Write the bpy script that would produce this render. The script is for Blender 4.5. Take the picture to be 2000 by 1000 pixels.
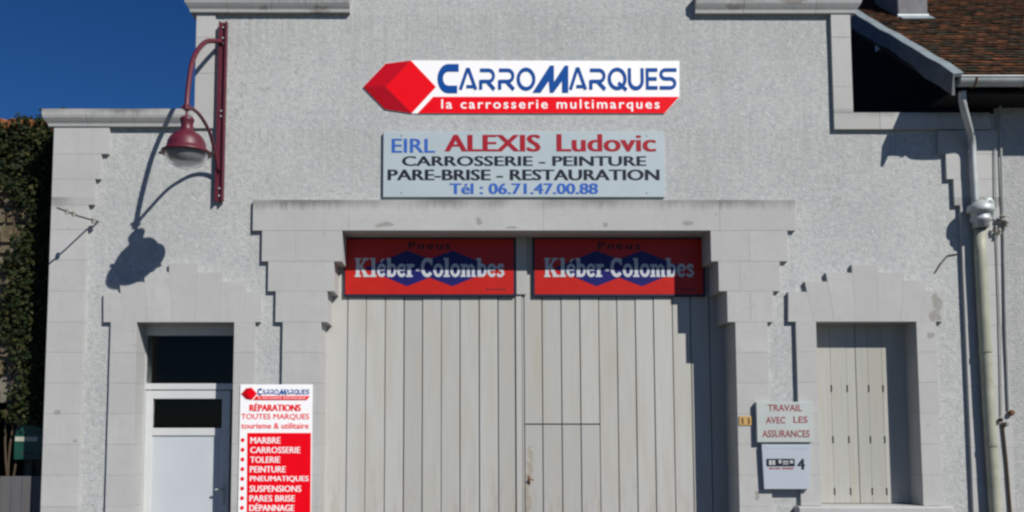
import bpy, bmesh, math, random
from mathutils import Vector, Matrix
R = random.Random(7)
S = bpy.context.scene
for o in list(bpy.data.objects): bpy.data.objects.remove(o)

# ------------------------------------------------------------------ camera
PITCH = math.radians(4.5)
F = 1778.0                      # focal length in pixels of the 2000 px wide photograph
CX, HOR = 900.0, 826.0          # principal column, horizon row
PY0 = HOR - F*math.tan(PITCH)   # principal row
CAM = Vector((0.0, -8.0, 1.65))
cd = bpy.data.cameras.new('camera'); cam = bpy.data.objects.new('camera', cd)
S.collection.objects.link(cam); S.camera = cam
cd.sensor_width = 36; cd.lens = 36*F/2000
cd.shift_x = (1000-CX)/2000; cd.shift_y = (PY0-500)/2000
cd.clip_start = .05; cd.clip_end = 3000
cam.location = CAM; cam.rotation_euler = (math.pi/2+PITCH, 0, 0)

# ------------------------------------------------------------------ light
SUN = Vector((.86, -1.0, 1.02)).normalized()
elev = math.asin(SUN.z); azim = math.atan2(SUN.x, SUN.y)
w = bpy.data.worlds.new('World'); S.world = w; w.use_nodes = True
nt = w.node_tree; bg = nt.nodes['Background']
sky = nt.nodes.new('ShaderNodeTexSky'); sky.sky_type = 'NISHITA'; sky.sun_disc = False
sky.sun_elevation = elev; sky.sun_rotation = azim
sky.altitude = 2500; sky.air_density = 1.0; sky.dust_density = 0.0; sky.ozone_density = 6.0
hs = nt.nodes.new('ShaderNodeHueSaturation'); hs.inputs['Saturation'].default_value = 1.21; hs.inputs['Hue'].default_value = .508; hs.inputs['Value'].default_value = 1.2
nt.links.new(sky.outputs[0], hs.inputs['Color']); nt.links.new(hs.outputs[0], bg.inputs['Color'])
bg.inputs['Strength'].default_value = 0.05
sl = bpy.data.lights.new('sun', 'SUN'); sl.energy = 5.0; sl.angle = math.radians(.5); sl.color = (1, .955, .89)
so = bpy.data.objects.new('sun', sl); S.collection.objects.link(so)
so.rotation_euler = SUN.to_track_quat('Z', 'Y').to_euler(); so.location = (6, -10, 12)
vs = S.view_settings; vs.view_transform = 'Standard'; vs.look = 'None'; vs.exposure = 0.0; vs.gamma = 1
vs.use_curve_mapping = False
S.render.engine = 'CYCLES'
S.cycles.filter_width = 2.5
S.cycles.max_bounces = 6

# ------------------------------------------------------------------ measuring
def ray(px, py):
    u = px-CX; v = PY0-py
    return Vector((u, F*math.cos(PITCH)-v*math.sin(PITCH), F*math.sin(PITCH)+v*math.cos(PITCH)))
def P(px, py, y=0.0):           # point of the plane Y = y that the photograph shows at a pixel
    d = ray(px, py); return CAM + d*((y-CAM.y)/d.y)
def PX(px, py, X):              # the same on the plane X = X
    d = ray(px, py); return CAM + d*((X-CAM.x)/d.x)
def xx(px, py, y=0.0): return P(px, py, y).x
def zz(py, y=0.0): return P(CX, py, y).z

# ------------------------------------------------------------------ objects
def link(o, parent=None):
    S.collection.objects.link(o)
    if parent: o.parent = parent
    return o
def thing(name, label, cat, loc, group=None):
    o = bpy.data.objects.new(name, None); o.empty_display_size = .2; o.location = loc
    o['label'] = label; o['category'] = cat
    if group: o['group'] = group
    return link(o)
def origin(o):
    p = Vector((0, 0, 0))
    while o: p += o.location; o = o.parent
    return p
def obj(name, bm, m, parent=None, loc=None, smooth=False, label=None, kind=None):
    """bm in world coordinates; loc = world origin of the new object"""
    base = origin(parent) if parent else Vector((0, 0, 0))
    if loc is None:
        if bm.verts:
            c = sum((v.co for v in bm.verts), Vector())/len(bm.verts)
            loc = Vector((c.x, c.y, min(v.co.z for v in bm.verts)))
        else: loc = base
    loc = Vector(loc)
    for v in bm.verts: v.co -= loc
    me = bpy.data.meshes.new(name); bm.to_mesh(me); bm.free()
    for mm in (m if isinstance(m, (list, tuple)) else [m]): me.materials.append(mm)
    if smooth:
        for p in me.polygons: p.use_smooth = True
    o = bpy.data.objects.new(name, me); o.location = loc-base
    link(o, parent)
    if label: o['label'] = label
    if kind: o['kind'] = kind
    return o
def tag(o, label, cat, group=None):
    o['label'] = label; o['category'] = cat
    if group: o['group'] = group
    return o
def struct(o): o['kind'] = 'structure'; return o

def box(bm, x0, x1, y0, y1, z0, z1, bev=0.0, mi=0):
    x0, x1 = sorted((x0, x1)); y0, y1 = sorted((y0, y1)); z0, z1 = sorted((z0, z1))
    r = bmesh.ops.create_cube(bm, size=1)
    vs_ = r['verts']
    for v in vs_:
        v.co = Vector((x0+(v.co.x+.5)*(x1-x0), y0+(v.co.y+.5)*(y1-y0), z0+(v.co.z+.5)*(z1-z0)))
    fs = {f for v in vs_ for f in v.link_faces}
    for f in fs: f.material_index = mi
    if bev:
        es = list({e for v in vs_ for e in v.link_edges})
        bmesh.ops.bevel(bm, geom=es, offset=bev, segments=1, affect='EDGES', profile=.5)
    return bm
def prism(bm, pts, y0, y1, mi=0):
    """polygon of (x,z) points extruded from y0 (front) to y1"""
    a = sum(pts[i][0]*pts[(i+1) % len(pts)][1]-pts[(i+1) % len(pts)][0]*pts[i][1] for i in range(len(pts)))
    if a < 0: pts = pts[::-1]
    f = [bm.verts.new((x, y0, z)) for x, z in pts]; b = [bm.verts.new((x, y1, z)) for x, z in pts]
    fs = [bm.faces.new(f), bm.faces.new(b[::-1])]
    n = len(pts)
    for i in range(n):
        fs.append(bm.faces.new((f[(i+1) % n], f[i], b[i], b[(i+1) % n])))
    for q in fs: q.material_index = mi
def cells(bm, xs, zs, inside, y0, y1):
    """solid slab on a grid of x and z lines, keeping the cells for which inside(xc, zc)"""
    xs = sorted(set(round(x, 5) for x in xs)); zs = sorted(set(round(z, 5) for z in zs))
    nx, nz = len(xs)-1, len(zs)-1
    K = [[inside((xs[i]+xs[i+1])/2, (zs[j]+zs[j+1])/2) for j in range(nz)] for i in range(nx)]
    V = {}
    def v(i, j, y):
        k = (i, j, y)
        if k not in V: V[k] = bm.verts.new((xs[i], y, zs[j]))
        return V[k]
    def k(i, j): return 0 <= i < nx and 0 <= j < nz and K[i][j]
    for i in range(nx):
        for j in range(nz):
            if not K[i][j]: continue
            bm.faces.new((v(i, j, y0), v(i+1, j, y0), v(i+1, j+1, y0), v(i, j+1, y0)))
            bm.faces.new((v(i, j, y1), v(i, j+1, y1), v(i+1, j+1, y1), v(i+1, j, y1)))
            if not k(i-1, j): bm.faces.new((v(i, j, y0), v(i, j+1, y0), v(i, j+1, y1), v(i, j, y1)))
            if not k(i+1, j): bm.faces.new((v(i+1, j, y0), v(i+1, j, y1), v(i+1, j+1, y1), v(i+1, j+1, y0)))
            if not k(i, j-1): bm.faces.new((v(i, j, y0), v(i, j, y1), v(i+1, j, y1), v(i+1, j, y0)))
            if not k(i, j+1): bm.faces.new((v(i, j+1, y0), v(i+1, j+1, y0), v(i+1, j+1, y1), v(i, j+1, y1)))
def tube(bm, pts, r, seg=10, caps=True, mi=0):
    pts = [Vector(p) for p in pts]; rs = r if isinstance(r, (list, tuple)) else [r]*len(pts)
    rings = []; up = None
    for i, p in enumerate(pts):
        t = (pts[min(i+1, len(pts)-1)]-pts[max(i-1, 0)]).normalized()
        if up is None:
            up = Vector((0, 0, 1)) if abs(t.z) < .9 else Vector((1, 0, 0))
        a = t.cross(up).normalized(); b = a.cross(t).normalized(); up = b
        rings.append([bm.verts.new(p+(a*math.cos(2*math.pi*k/seg)+b*math.sin(2*math.pi*k/seg))*rs[i]) for k in range(seg)])
    for i in range(len(rings)-1):
        for k in range(seg):
            f = bm.faces.new((rings[i][k], rings[i][(k+1) % seg], rings[i+1][(k+1) % seg], rings[i+1][k])); f.material_index = mi
    if caps:
        bm.faces.new(rings[0][::-1]).material_index = mi; bm.faces.new(rings[-1]).material_index = mi
    bmesh.ops.recalc_face_normals(bm, faces=bm.faces)
def lathe(bm, prof, c, seg=32):
    """prof = (radius, z) from the top down about the vertical through c"""
    rings = []
    for r, z in prof:
        rings.append([bm.verts.new((c[0]+max(r, .0005)*math.cos(2*math.pi*k/seg), c[1]+max(r, .0005)*math.sin(2*math.pi*k/seg), c[2]+z)) for k in range(seg)])
    for i in range(len(rings)-1):
        for k in range(seg):
            bm.faces.new((rings[i][k], rings[i+1][k], rings[i+1][(k+1) % seg], rings[i][(k+1) % seg]))
def BM(): return bmesh.new()
def smooth_curve(pts, n=8):
    pts = [Vector(p) for p in pts]; out = []
    q = [pts[0]*2-pts[1]]+pts+[pts[-1]*2-pts[-2]]
    for i in range(1, len(q)-2):
        for k in range(n):
            t = k/n; a, b, c, d = q[i-1], q[i], q[i+1], q[i+2]
            out.append(.5*((2*b)+(c-a)*t+(2*a-5*b+4*c-d)*t*t+(3*b-3*c+d-a)*t**3))
    out.append(pts[-1]); return out

# ------------------------------------------------------------------ materials
def nodes(name):
    m = bpy.data.materials.new(name); m.use_nodes = True
    n = m.node_tree.nodes; l = m.node_tree.links
    return m, n, l, n['Principled BSDF']
def noise(n, l, vec, scale, detail=4, rough=.55, dist=0):
    t = n.new('ShaderNodeTexNoise'); t.inputs['Scale'].default_value = scale
    t.inputs['Detail'].default_value = detail; t.inputs['Roughness'].default_value = rough
    t.inputs['Distortion'].default_value = dist
    l.new(vec, t.inputs['Vector']); return t.outputs['Fac']
def ramp(n, l, fac, stops):
    r = n.new('ShaderNodeValToRGB'); l.new(fac, r.inputs[0])
    while len(r.color_ramp.elements) < len(stops): r.color_ramp.elements.new(.5)
    for e, (p, c) in zip(r.color_ramp.elements, stops):
        e.position = p; e.color = (c if isinstance(c, tuple) else (c, c, c))+(1,)
    return r.outputs['Color']
def mix(n, l, a, b, fac, mode='MIX'):
    x = n.new('ShaderNodeMix'); x.data_type = 'RGBA'; x.blend_type = mode
    for s, v in ((6, a), (7, b)):
        if isinstance(v, tuple): x.inputs[s].default_value = v+(1,)
        else: l.new(v, x.inputs[s])
    if isinstance(fac, (int, float)): x.inputs[0].default_value = fac
    else: l.new(fac, x.inputs[0])
    return x.outputs[2]
def math_(n, l, op, a, b=None, clamp=False):
    x = n.new('ShaderNodeMath'); x.operation = op; x.use_clamp = clamp
    for s, v in ((0, a), (1, b)):
        if v is None: continue
        if isinstance(v, (int, float)): x.inputs[s].default_value = v
        else: l.new(v, x.inputs[s])
    return x.outputs[0]
def mapped(n, l, sc=(1, 1, 1)):
    g = n.new('ShaderNodeNewGeometry')
    m = n.new('ShaderNodeMapping'); m.inputs['Scale'].default_value = sc
    l.new(g.outputs['Position'], m.inputs['Vector']); return m.outputs[0]
def bump(n, l, bs, h, strength, dist):
    b = n.new('ShaderNodeBump'); b.inputs['Strength'].default_value = strength; b.inputs['Distance'].default_value = dist
    l.new(h, b.inputs['Height']); l.new(b.outputs[0], bs.inputs['Normal'])
def plain(name, col, rough=.6, metal=0, var=.12, scale=12, bmp=.0, spec=.5):
    m, n, l, b = nodes(name)
    b.inputs['Roughness'].default_value = rough; b.inputs['Metallic'].default_value = metal
    b.inputs['Specular IOR Level'].default_value = spec
    v = mapped(n, l)
    f = noise(n, l, v, scale, 5)
    c = mix(n, l, tuple(max(0, x*(1-var)) for x in col), tuple(min(1, x*(1+var)) for x in col), ramp(n, l, f, [(.3, 0.), (.7, 1.)]))
    l.new(c, b.inputs['Base Color'])
    if bmp: bump(n, l, b, noise(n, l, v, scale*6, 4), bmp, .004)
    return m
def spot_mask(n, l, spots, sharp=4):
    """dark or bare patches: list of (px,py,rx,rz) in metres of radius, edges broken by noise"""
    g = n.new('ShaderNodeNewGeometry'); sep = n.new('ShaderNodeSeparateXYZ'); l.new(g.outputs['Position'], sep.inputs[0])
    nz = noise(n, l, g.outputs['Position'], 20, 6, .7)
    tot = None
    for px, py, rx, rz in spots:
        c = P(px, py, 0)
        dx = math_(n, l, 'DIVIDE', math_(n, l, 'SUBTRACT', sep.outputs[0], c.x), rx)
        dz = math_(n, l, 'DIVIDE', math_(n, l, 'SUBTRACT', sep.outputs[2], c.z), rz)
        d = math_(n, l, 'ADD', math_(n, l, 'MULTIPLY', dx, dx), math_(n, l, 'MULTIPLY', dz, dz))
        d = math_(n, l, 'ADD', d, math_(n, l, 'MULTIPLY', math_(n, l, 'SUBTRACT', nz, .5), 6.5))
        k = math_(n, l, 'MULTIPLY', math_(n, l, 'SUBTRACT', 1.0, d), sharp, True)
        tot = k if tot is None else math_(n, l, 'MAXIMUM', tot, k)
    return tot

def roughcast(name, base, grain=1.0, pit=.6, seed=0):
    m, n, l, b = nodes(name)
    b.inputs['Roughness'].default_value = .93; b.inputs['Specular IOR Level'].default_value = .15
    v = mapped(n, l)
    big = noise(n, l, v, .9, 5, .6); mid = noise(n, l, v, 7, 5, .65); fine = noise(n, l, v, 75, 3, .6)
    c = mix(n, l, tuple(x*.90 for x in base), tuple(min(1, x*1.07) for x in base), ramp(n, l, big, [(.35, 0.), (.65, 1.)]))
    c = mix(n, l, c, (base[0]*.84, base[1]*.88, base[2]*.89), ramp(n, l, mid, [(.45, 0.), (.75, .6)]))
    blot = noise(n, l, v, 24, 4, .6, .4)
    c = mix(n, l, c, (base[0]*.72, base[1]*.76, base[2]*.77), ramp(n, l, blot, [(.50, 0.), (.68, .75)]))
    c = mix(n, l, c, tuple(min(1, x*1.14) for x in base), ramp(n, l, blot, [(.32, .9), (.46, 0.)]))
    # water streaks
    vs2 = mapped(n, l, (5.5, 1, .35)); st = noise(n, l, vs2, 1.6, 5, .6)
    c = mix(n, l, c, tuple(x*.80 for x in base), ramp(n, l, st, [(.54, 0.), (.76, .6)]))
    # rain carries dirt down from the ledges
    g0 = n.new('ShaderNodeNewGeometry'); sp = n.new('ShaderNodeSeparateXYZ'); l.new(g0.outputs['Position'], sp.inputs[0])
    rn = noise(n, l, mapped(n, l, (18, 1, .5)), 1.4, 6, .65); tot = None
    for py, ln in ((28, .75), (252, .6), (990, .6)):
        t = math_(n, l, 'DIVIDE', math_(n, l, 'SUBTRACT', zz(py), sp.outputs[2]), ln)
        kk = math_(n, l, 'MULTIPLY', math_(n, l, 'GREATER_THAN', t, 0.0), math_(n, l, 'SUBTRACT', 1.0, t, True))
        tot = kk if tot is None else math_(n, l, 'MAXIMUM', tot, kk)
    c = mix(n, l, c, (base[0]*.72, base[1]*.72, base[2]*.69), math_(n, l, 'MULTIPLY', tot, ramp(n, l, rn, [(.46, 0.), (.72, .75)])))
    # pits of the render: the low grain is coloured darker
    c = mix(n, l, c, tuple(x*.62 for x in base), ramp(n, l, fine, [(.28, pit), (.44, 0.)]))
    vo = n.new('ShaderNodeTexVoronoi'); vo.inputs['Scale'].default_value = 16; l.new(v, vo.inputs['Vector'])
    pitm = ramp(n, l, vo.outputs['Distance'], [(.05, .75), (.13, 0.)])
    pitm = mix(n, l, (0., 0., 0.), pitm, ramp(n, l, noise(n, l, v, 5, 2), [(.53, 0.), (.6, 1.)]))
    c = mix(n, l, c, tuple(x*.45 for x in base), pitm)
    ck = n.new('ShaderNodeTexVoronoi'); ck.feature = 'DISTANCE_TO_EDGE'; ck.inputs['Scale'].default_value = .55
    wp = n.new('ShaderNodeVectorMath'); wp.operation = 'ADD'; nzc = n.new('ShaderNodeTexNoise'); nzc.inputs['Scale'].default_value = 2.5; nzc.inputs['Detail'].default_value = 6
    l.new(v, nzc.inputs['Vector']); l.new(v, wp.inputs[0]); l.new(nzc.outputs['Color'], wp.inputs[1]); l.new(wp.outputs[0], ck.inputs['Vector'])
    crk = mix(n, l, (0., 0., 0.), ramp(n, l, ck.outputs['Distance'], [(.001, .5), (.0035, 0.)]), ramp(n, l, noise(n, l, v, .8, 2), [(.5, 0.), (.58, 1.)]))
    c = mix(n, l, c, tuple(x*.5 for x in base), crk)
    l.new(c, b.inputs['Base Color'])
    h = math_(n, l, 'ADD', math_(n, l, 'MULTIPLY', noise(n, l, v, 48, 4, .6), 1.0), math_(n, l, 'MULTIPLY', fine, .5))
    bump(n, l, b, h, .55*grain, .012)
    return m

def painted_stone(name, base, spots=True):
    m, n, l, b = nodes(name)
    b.inputs['Roughness'].default_value = .85; b.inputs['Specular IOR Level'].default_value = .2
    v = mapped(n, l)
    big = noise(n, l, v, 1.7, 5, .6); mid = noise(n, l, v, 14, 5, .65)
    c = mix(n, l, tuple(x*.92 for x in base), tuple(min(1, x*1.05) for x in base), ramp(n, l, big, [(.3, 0.), (.7, 1.)]))
    c = mix(n, l, c, (base[0]*.84, base[1]*.84, base[2]*.82), ramp(n, l, mid, [(.5, 0.), (.8, .7)]))
    vs2 = mapped(n, l, (7, 1, .5)); st = noise(n, l, vs2, 1.7, 5, .65)
    c = mix(n, l, c, tuple(x*.80 for x in base), ramp(n, l, st, [(.55, 0.), (.8, .5)]))
    oi = n.new('ShaderNodeObjectInfo'); c = mix(n, l, c, (base[0]*.9, base[1]*.9, base[2]*.885), ramp(n, l, oi.outputs['Random'], [(.3, 0.), (1., .65)]))
    # chips
    vo = n.new('ShaderNodeTexVoronoi'); vo.inputs['Scale'].default_value = 9; l.new(v, vo.inputs['Vector'])
    ch = mix(n, l, (0., 0., 0.), ramp(n, l, vo.outputs['Distance'], [(.05, .8), (.1, 0.)]), ramp(n, l, noise(n, l, v, 3, 2), [(.55, 0.), (.6, 1.)]))
    c = mix(n, l, c, tuple(x*.5 for x in base), ch)
    if spots:
        sm = spot_mask(n, l, [(1826, 588, .05, .07), (1822, 618, .05, .06), (1814, 655, .03, .05), (752, 440, .07, .018), (738, 443, .02, .02), (1000, 446, .04, .012), (1180, 440, .03, .02), (625, 24, .10, .03), (520, 22, .05, .02), (1430, 20, .08, .02), (935, 434, .03, .03), (1340, 438, .05, .02),
                              (116, 805, .03, .025), (150, 861, .02, .015), (1475, 968, .02, .04), (1545, 8, .12, .03)])
        c = mix(n, l, c, (base[0]*.66, base[1]*.64, base[2]*.61), sm)
        # black lichen drips that start at the weathered top edge of the big lintel and of the cornices
        g = n.new('ShaderNodeNewGeometry'); sep = n.new('ShaderNodeSeparateXYZ'); l.new(g.outputs['Position'], sep.inputs[0])
        dn = noise(n, l, mapped(n, l, (14, 1, .6)), 1.6, 6, .7)
        tot = None
        for py, ln in ((392, .16), (-3, .15), (219, .12)):
            z = zz(py)
            t = math_(n, l, 'DIVIDE', math_(n, l, 'SUBTRACT', z, sep.outputs[2]), ln)
            inb = math_(n, l, 'MULTIPLY', math_(n, l, 'GREATER_THAN', t, -.15), math_(n, l, 'LESS_THAN', t, 1.0))
            k = math_(n, l, 'MULTIPLY', inb, math_(n, l, 'SUBTRACT', 1.0, t, True))
            tot = k if tot is None else math_(n, l, 'MAXIMUM', tot, k)
        dm = math_(n, l, 'MULTIPLY', math_(n, l, 'SUBTRACT', math_(n, l, 'ADD', tot, dn), .92), 2.2, True)
        dm = math_(n, l, 'MULTIPLY', dm, ramp(n, l, noise(n, l, v, 1.1, 2), [(.4, .15), (.6, 1.)]))
        c = mix(n, l, c, (base[0]*.42, base[1]*.43, base[2]*.42), dm)
    l.new(c, b.inputs['Base Color'])
    h = math_(n, l, 'ADD', mid, math_(n, l, 'MULTIPLY', noise(n, l, v, 90, 3), .35))
    bump(n, l, b, h, .35, .006)
    return m

def paint_wood(name, base, dirt=(.25, .2, .13), grain=.35, lo=0.0):
    m, n, l, b = nodes(name)
    b.inputs['Roughness'].default_value = .7; b.inputs['Specular IOR Level'].default_value = .25
    v = mapped(n, l, (28, 28, .9)); g = noise(n, l, v, 2.2, 6, .6)
    v2 = mapped(n, l, (6, 6, .8)); g2 = noise(n, l, v2, 1.3, 5, .6)
    oi = n.new('ShaderNodeObjectInfo')
    c = mix(n, l, tuple(x*.9 for x in base), tuple(min(1, x*1.06) for x in base), oi.outputs['Random'])
    c = mix(n, l, c, tuple(x*.72 for x in base), ramp(n, l, g, [(.5, 0.), (.75, grain)]))
    c = mix(n, l, c, (base[0]*.88, base[1]*.84, base[2]*.72), ramp(n, l, g2, [(.48, 0.), (.72, .7)]))
    geo = n.new('ShaderNodeNewGeometry'); sep = n.new('ShaderNodeSeparateXYZ'); l.new(geo.outputs['Position'], sep.inputs[0])
    low = math_(n, l, 'MULTIPLY', math_(n, l, 'SUBTRACT', 1.45+lo, sep.outputs[2]), .9, True)
    dm = math_(n, l, 'MULTIPLY', low, ramp(n, l, noise(n, l, mapped(n, l, (16, 16, 2.2)), 1.6, 6, .7), [(.5, 0.), (.72, .8)]))
    c = mix(n, l, c, dirt, dm)
    if name.startswith('garage'):
        c = mix(n, l, c, (.26, .19, .10), math_(n, l, 'MULTIPLY', spot_mask(n, l, [(1040, 905, .035, .20), (1036, 990, .03, .3), (1100, 1040, .10, .12), (880, 1080, .12, .16), (1290, 1050, .1, .12)], 1.0), .5))
    l.new(c, b.inputs['Base Color'])
    bump(n, l, b, g, .3, .003)
    return m

M = {}
M['render'] = roughcast('roughcast_render', (.455, .465, .46))
M['render2'] = roughcast('neighbour_roughcast', (.40, .405, .40), 1.3)
M['stone'] = painted_stone('painted_stone', (.448, .452, .444))
M['stone2'] = painted_stone('painted_band', (.45, .45, .445), False)
M['wood'] = paint_wood('garage_door_paint', (.44, .442, .422))
M['shutter'] = paint_wood('shutter_paint', (.405, .405, .375), (.33, .27, .17), .5)
M['pvc'] = plain('white_pvc', (.56, .58, .58), .35, var=.03, spec=.5)
M['pvc_panel'] = plain('white_pvc_panel', (.50, .54, .57), .4, var=.03, scale=3)
M['maroon'] = plain('maroon_paint', (.10, .012, .024), .45, var=.2, scale=9)
M['maroon_in'] = plain('lamp_inner_enamel', (.02, .018, .018), .5)  # inner lining of the lamp head, coloured near-black
M['zinc'] = plain('weathered_zinc', (.26, .31, .33), .55, .2, var=.18, scale=7)
M['zincd'] = plain('dark_zinc_board', (.06, .072, .08), .6, 0, var=.3, scale=5)
M['zincp'] = plain('zinc_pipe', (.42, .45, .45), .5, .2, var=.15, scale=9)
M['iron'] = plain('dark_iron', (.06, .05, .045), .7, .3)
M['castpipe'] = plain('cream_cast_iron', (.33, .335, .26), .6, var=.18, scale=8, bmp=.2)
M['rust'] = plain('rust', (.16, .08, .04), .9)
M['conduit'] = plain('painted_conduit', (.33, .35, .34), .6)
M['porcelain'] = plain('porcelain', (.26, .25, .22), .45)
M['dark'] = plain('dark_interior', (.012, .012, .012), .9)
M['tar'] = plain('tarred_boards', (.008, .008, .009), .9, var=.3, scale=6, spec=.1)  # side gable wall: its shade is put into this near-black colour
M['white'] = plain('sign_white', (.93, .93, .93), .5, var=.008)
M['red'] = plain('sign_red', (.82, .001, .010), .5, var=.02, spec=.12)
M['red_d1'] = plain('sign_red_dark', (.50, .001, .012), .5, var=.03, spec=.12)
M['red_d2'] = plain('sign_red_darker', (.36, .001, .010), .5, var=.03, spec=.12)
M['blue'] = plain('sign_blue', (.001, .068, .31), .5, var=.02, spec=.15)
M['board'] = plain('grey_sign_board', (.40, .475, .51), .5, var=.04, scale=3)
M['board_side'] = plain('sign_edge', (.2, .24, .26), .5)
M['txt_red'] = plain('letter_red', (.34, .012, .025), .5, var=.05, spec=.2)
M['txt_faded'] = plain('letter_red_faded', (.27, .045, .05), .6, var=.3, scale=40)
M['txt_blue'] = plain('letter_blue', (.035, .12, .45), .5, var=.05, spec=.2)
M['txt_black'] = plain('letter_black', (.014, .018, .03), .5, spec=.2)
M['k_red'] = plain('enamel_red', (.46, .017, .010), .35, var=.06, spec=.25)
M['k_blue'] = plain('enamel_blue', (.014, .014, .12), .35, var=.08, spec=.25)
M['k_frame'] = plain('enamel_edge', (.008, .008, .035), .5)
M['k_white'] = plain('enamel_white', (.50, .53, .56), .35, var=.03, spec=.25)
M['yellow'] = plain('number_plate_yellow', (.48, .31, .10), .5, var=.1)
M['brown'] = plain('number_brown', (.10, .04, .02), .6)
M['board2'] = plain('small_sign_board', (.43, .47, .455), .5, var=.05, scale=5)
M['box_white'] = plain('letterbox_white', (.42, .465, .52), .4, var=.03, scale=5)
M['green'] = plain('green_enamel', (.008, .06, .04), .4, var=.2)
M['label'] = plain('paper_label', (.42, .42, .34), .6)
M['asphalt'] = plain('asphalt', (.045, .045, .045), .95, var=.25, scale=30, bmp=.6)
M['pave'] = plain('pavement', (.08, .07, .056), .95, var=.15, scale=8, bmp=.4)
M['kerb'] = plain('kerb_stone', (.2, .19, .18), .9, bmp=.3)
M['ground'] = plain('ground', (.10, .11, .06), 1.0, var=.3, scale=.6)
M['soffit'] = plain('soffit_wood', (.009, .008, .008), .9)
M['cement'] = plain('chimney_cement', (.17, .17, .18), .9, var=.2, bmp=.5)
M['mortar'] = plain('old_mortar', (.16, .145, .11), .95, var=.25, bmp=.6)
def glassmat():
    m, n, l, b = nodes('window_glass')
    b.inputs['Base Color'].default_value = (.7, .75, .75, 1); b.inputs['Roughness'].default_value = .03
    b.inputs['Transmission Weight'].default_value = 1; b.inputs['IOR'].default_value = 1.2
    return m
M['glass'] = glassmat()
def bowlmat():
    m, n, l, b = nodes('lamp_bowl_glass')
    b.inputs['Base Color'].default_value = (.8, .82, .82, 1); b.inputs['Roughness'].default_value = .3
    b.inputs['Transmission Weight'].default_value = .82; b.inputs['IOR'].default_value = 1.12
    return m
M['bowl'] = bowlmat()
def varied(name, cols, rough=.9, bmp=.5, scale=14, dark=.35):
    m, n, l, b = nodes(name); b.inputs['Roughness'].default_value = rough; b.inputs['Specular IOR Level'].default_value = .12
    oi = n.new('ShaderNodeObjectInfo'); g = n.new('ShaderNodeNewGeometry')
    rnd = math_(n, l, 'FRACT', math_(n, l, 'ADD', oi.outputs['Random'], g.outputs['Random Per Island']))
    c = ramp(n, l, rnd, [(i/(len(cols)), cc) for i, cc in enumerate(cols)])
    n.active = None
    f = noise(n, l, mapped(n, l), scale, 6, .65)
    c = mix(n, l, c, tuple(x*dark for x in cols[0]), ramp(n, l, f, [(.42, 0.), (.66, .9)]))
    l.new(c, b.inputs['Base Color']); bump(n, l, b, f, bmp, .01)
    return m
M['tile'] = varied('clay_tiles', [(.035, .023, .016), (.12, .05, .024), (.055, .032, .02), (.18, .07, .03), (.028, .025, .018), (.08, .04, .022), (.045, .042, .027)])
M['tile2'] = varied('orange_tiles', [(.35, .12, .05), (.28, .11, .05), (.4, .16, .07)])
M['rubble'] = varied('rubble_stones', [(.17, .14, .085), (.13, .11, .075), (.2, .17, .115), (.10, .09, .07), (.16, .125, .075)], dark=.5)
M['leaf'] = varied('ivy_leaves', [(.011, .020, .006), (.017, .028, .008), (.007, .013, .005), (.026, .036, .010), (.010, .018, .006), (.05, .047, .014)], .6, .1, 5, .7)
M['stem'] = plain('ivy_stem', (.07, .05, .03), .9)
M['greywood'] = paint_wood('weathered_grey_wood', (.12, .12, .125), (.05, .05, .05), .8)
M['blackwood'] = plain('black_timber', (.006, .005, .004), .95, spec=.05)  # near-black board colour stands in for the dark inside of the wall recess

# ------------------------------------------------------------------ lettering
def text_mesh(bm, s, x0, x1, z0, z1, y, off=0.0, th=.0015, space=1.0, mi=0, fit=True):
    if off > .015:       # bold: struck three times, each strike a hair further out
        d = (off-.002)*(z1-z0)*.9
        for k, dd in enumerate((0, -d, d)): text_mesh(bm, s, x0+d+dd, x1-d+dd, z0, z1, y, 0.0, th+.00025*k, space, mi)
        return
    c = bpy.data.curves.new('t', 'FONT'); c.body = s; c.size = 1; c.offset = off; c.space_character = space
    c.resolution_u = 3; c.extrude = 0
    o = bpy.data.objects.new('t', c); S.collection.objects.link(o)
    dg = bpy.context.evaluated_depsgraph_get(); dg.update()
    me = bpy.data.meshes.new_from_object(o.evaluated_get(dg))
    bpy.data.objects.remove(o); bpy.data.curves.remove(c)
    xs = [v.co.x for v in me.vertices]; ys = [v.co.y for v in me.vertices]
    if not xs: return
    a0, a1, b0, b1 = min(xs), max(xs), min(ys), max(ys)
    sx = (x1-x0)/(a1-a0); sz = (z1-z0)/(b1-b0)
    if not fit: sx = min(sx, sz); sz = sx
    vs_ = [bm.verts.new((x0+(v.co.x-a0)*sx, y-th, z0+(v.co.y-b0)*sz)) for v in me.vertices]
    fs = []
    for p in me.polygons:
        try: f = bm.faces.new([vs_[i] for i in p.vertices]); f.material_index = mi; fs.append(f)
        except ValueError: pass
    bmesh.ops.recalc_face_normals(bm, faces=fs)
    if fs and fs[0].normal.y > 0: bmesh.ops.reverse_faces(bm, faces=fs)
    r = bmesh.ops.extrude_face_region(bm, geom=fs)
    for v in [g for g in r['geom'] if isinstance(g, bmesh.types.BMVert)]: v.co.y = y+.0002
    for g in r['geom']:
        if isinstance(g, bmesh.types.BMFace): g.material_index = mi
    bmesh.ops.recalc_face_normals(bm, faces=bm.faces)
    bpy.data.meshes.remove(me)
def tpx(bm, s, px0, py0, px1, py1, y, off=0.0, space=1.0, th=.0015):
    a = P(px0, py1, y); b = P(px1, py0, y)
    text_mesh(bm, s, a.x, b.x, a.z, b.z, y, off, th, space)
def arc(cx, cy, rx, ry, a0, a1, n=12):
    return [(cx+rx*math.cos(math.radians(a0+(a1-a0)*i/n)), cy+ry*math.sin(math.radians(a0+(a1-a0)*i/n))) for i in range(n+1)]
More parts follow.
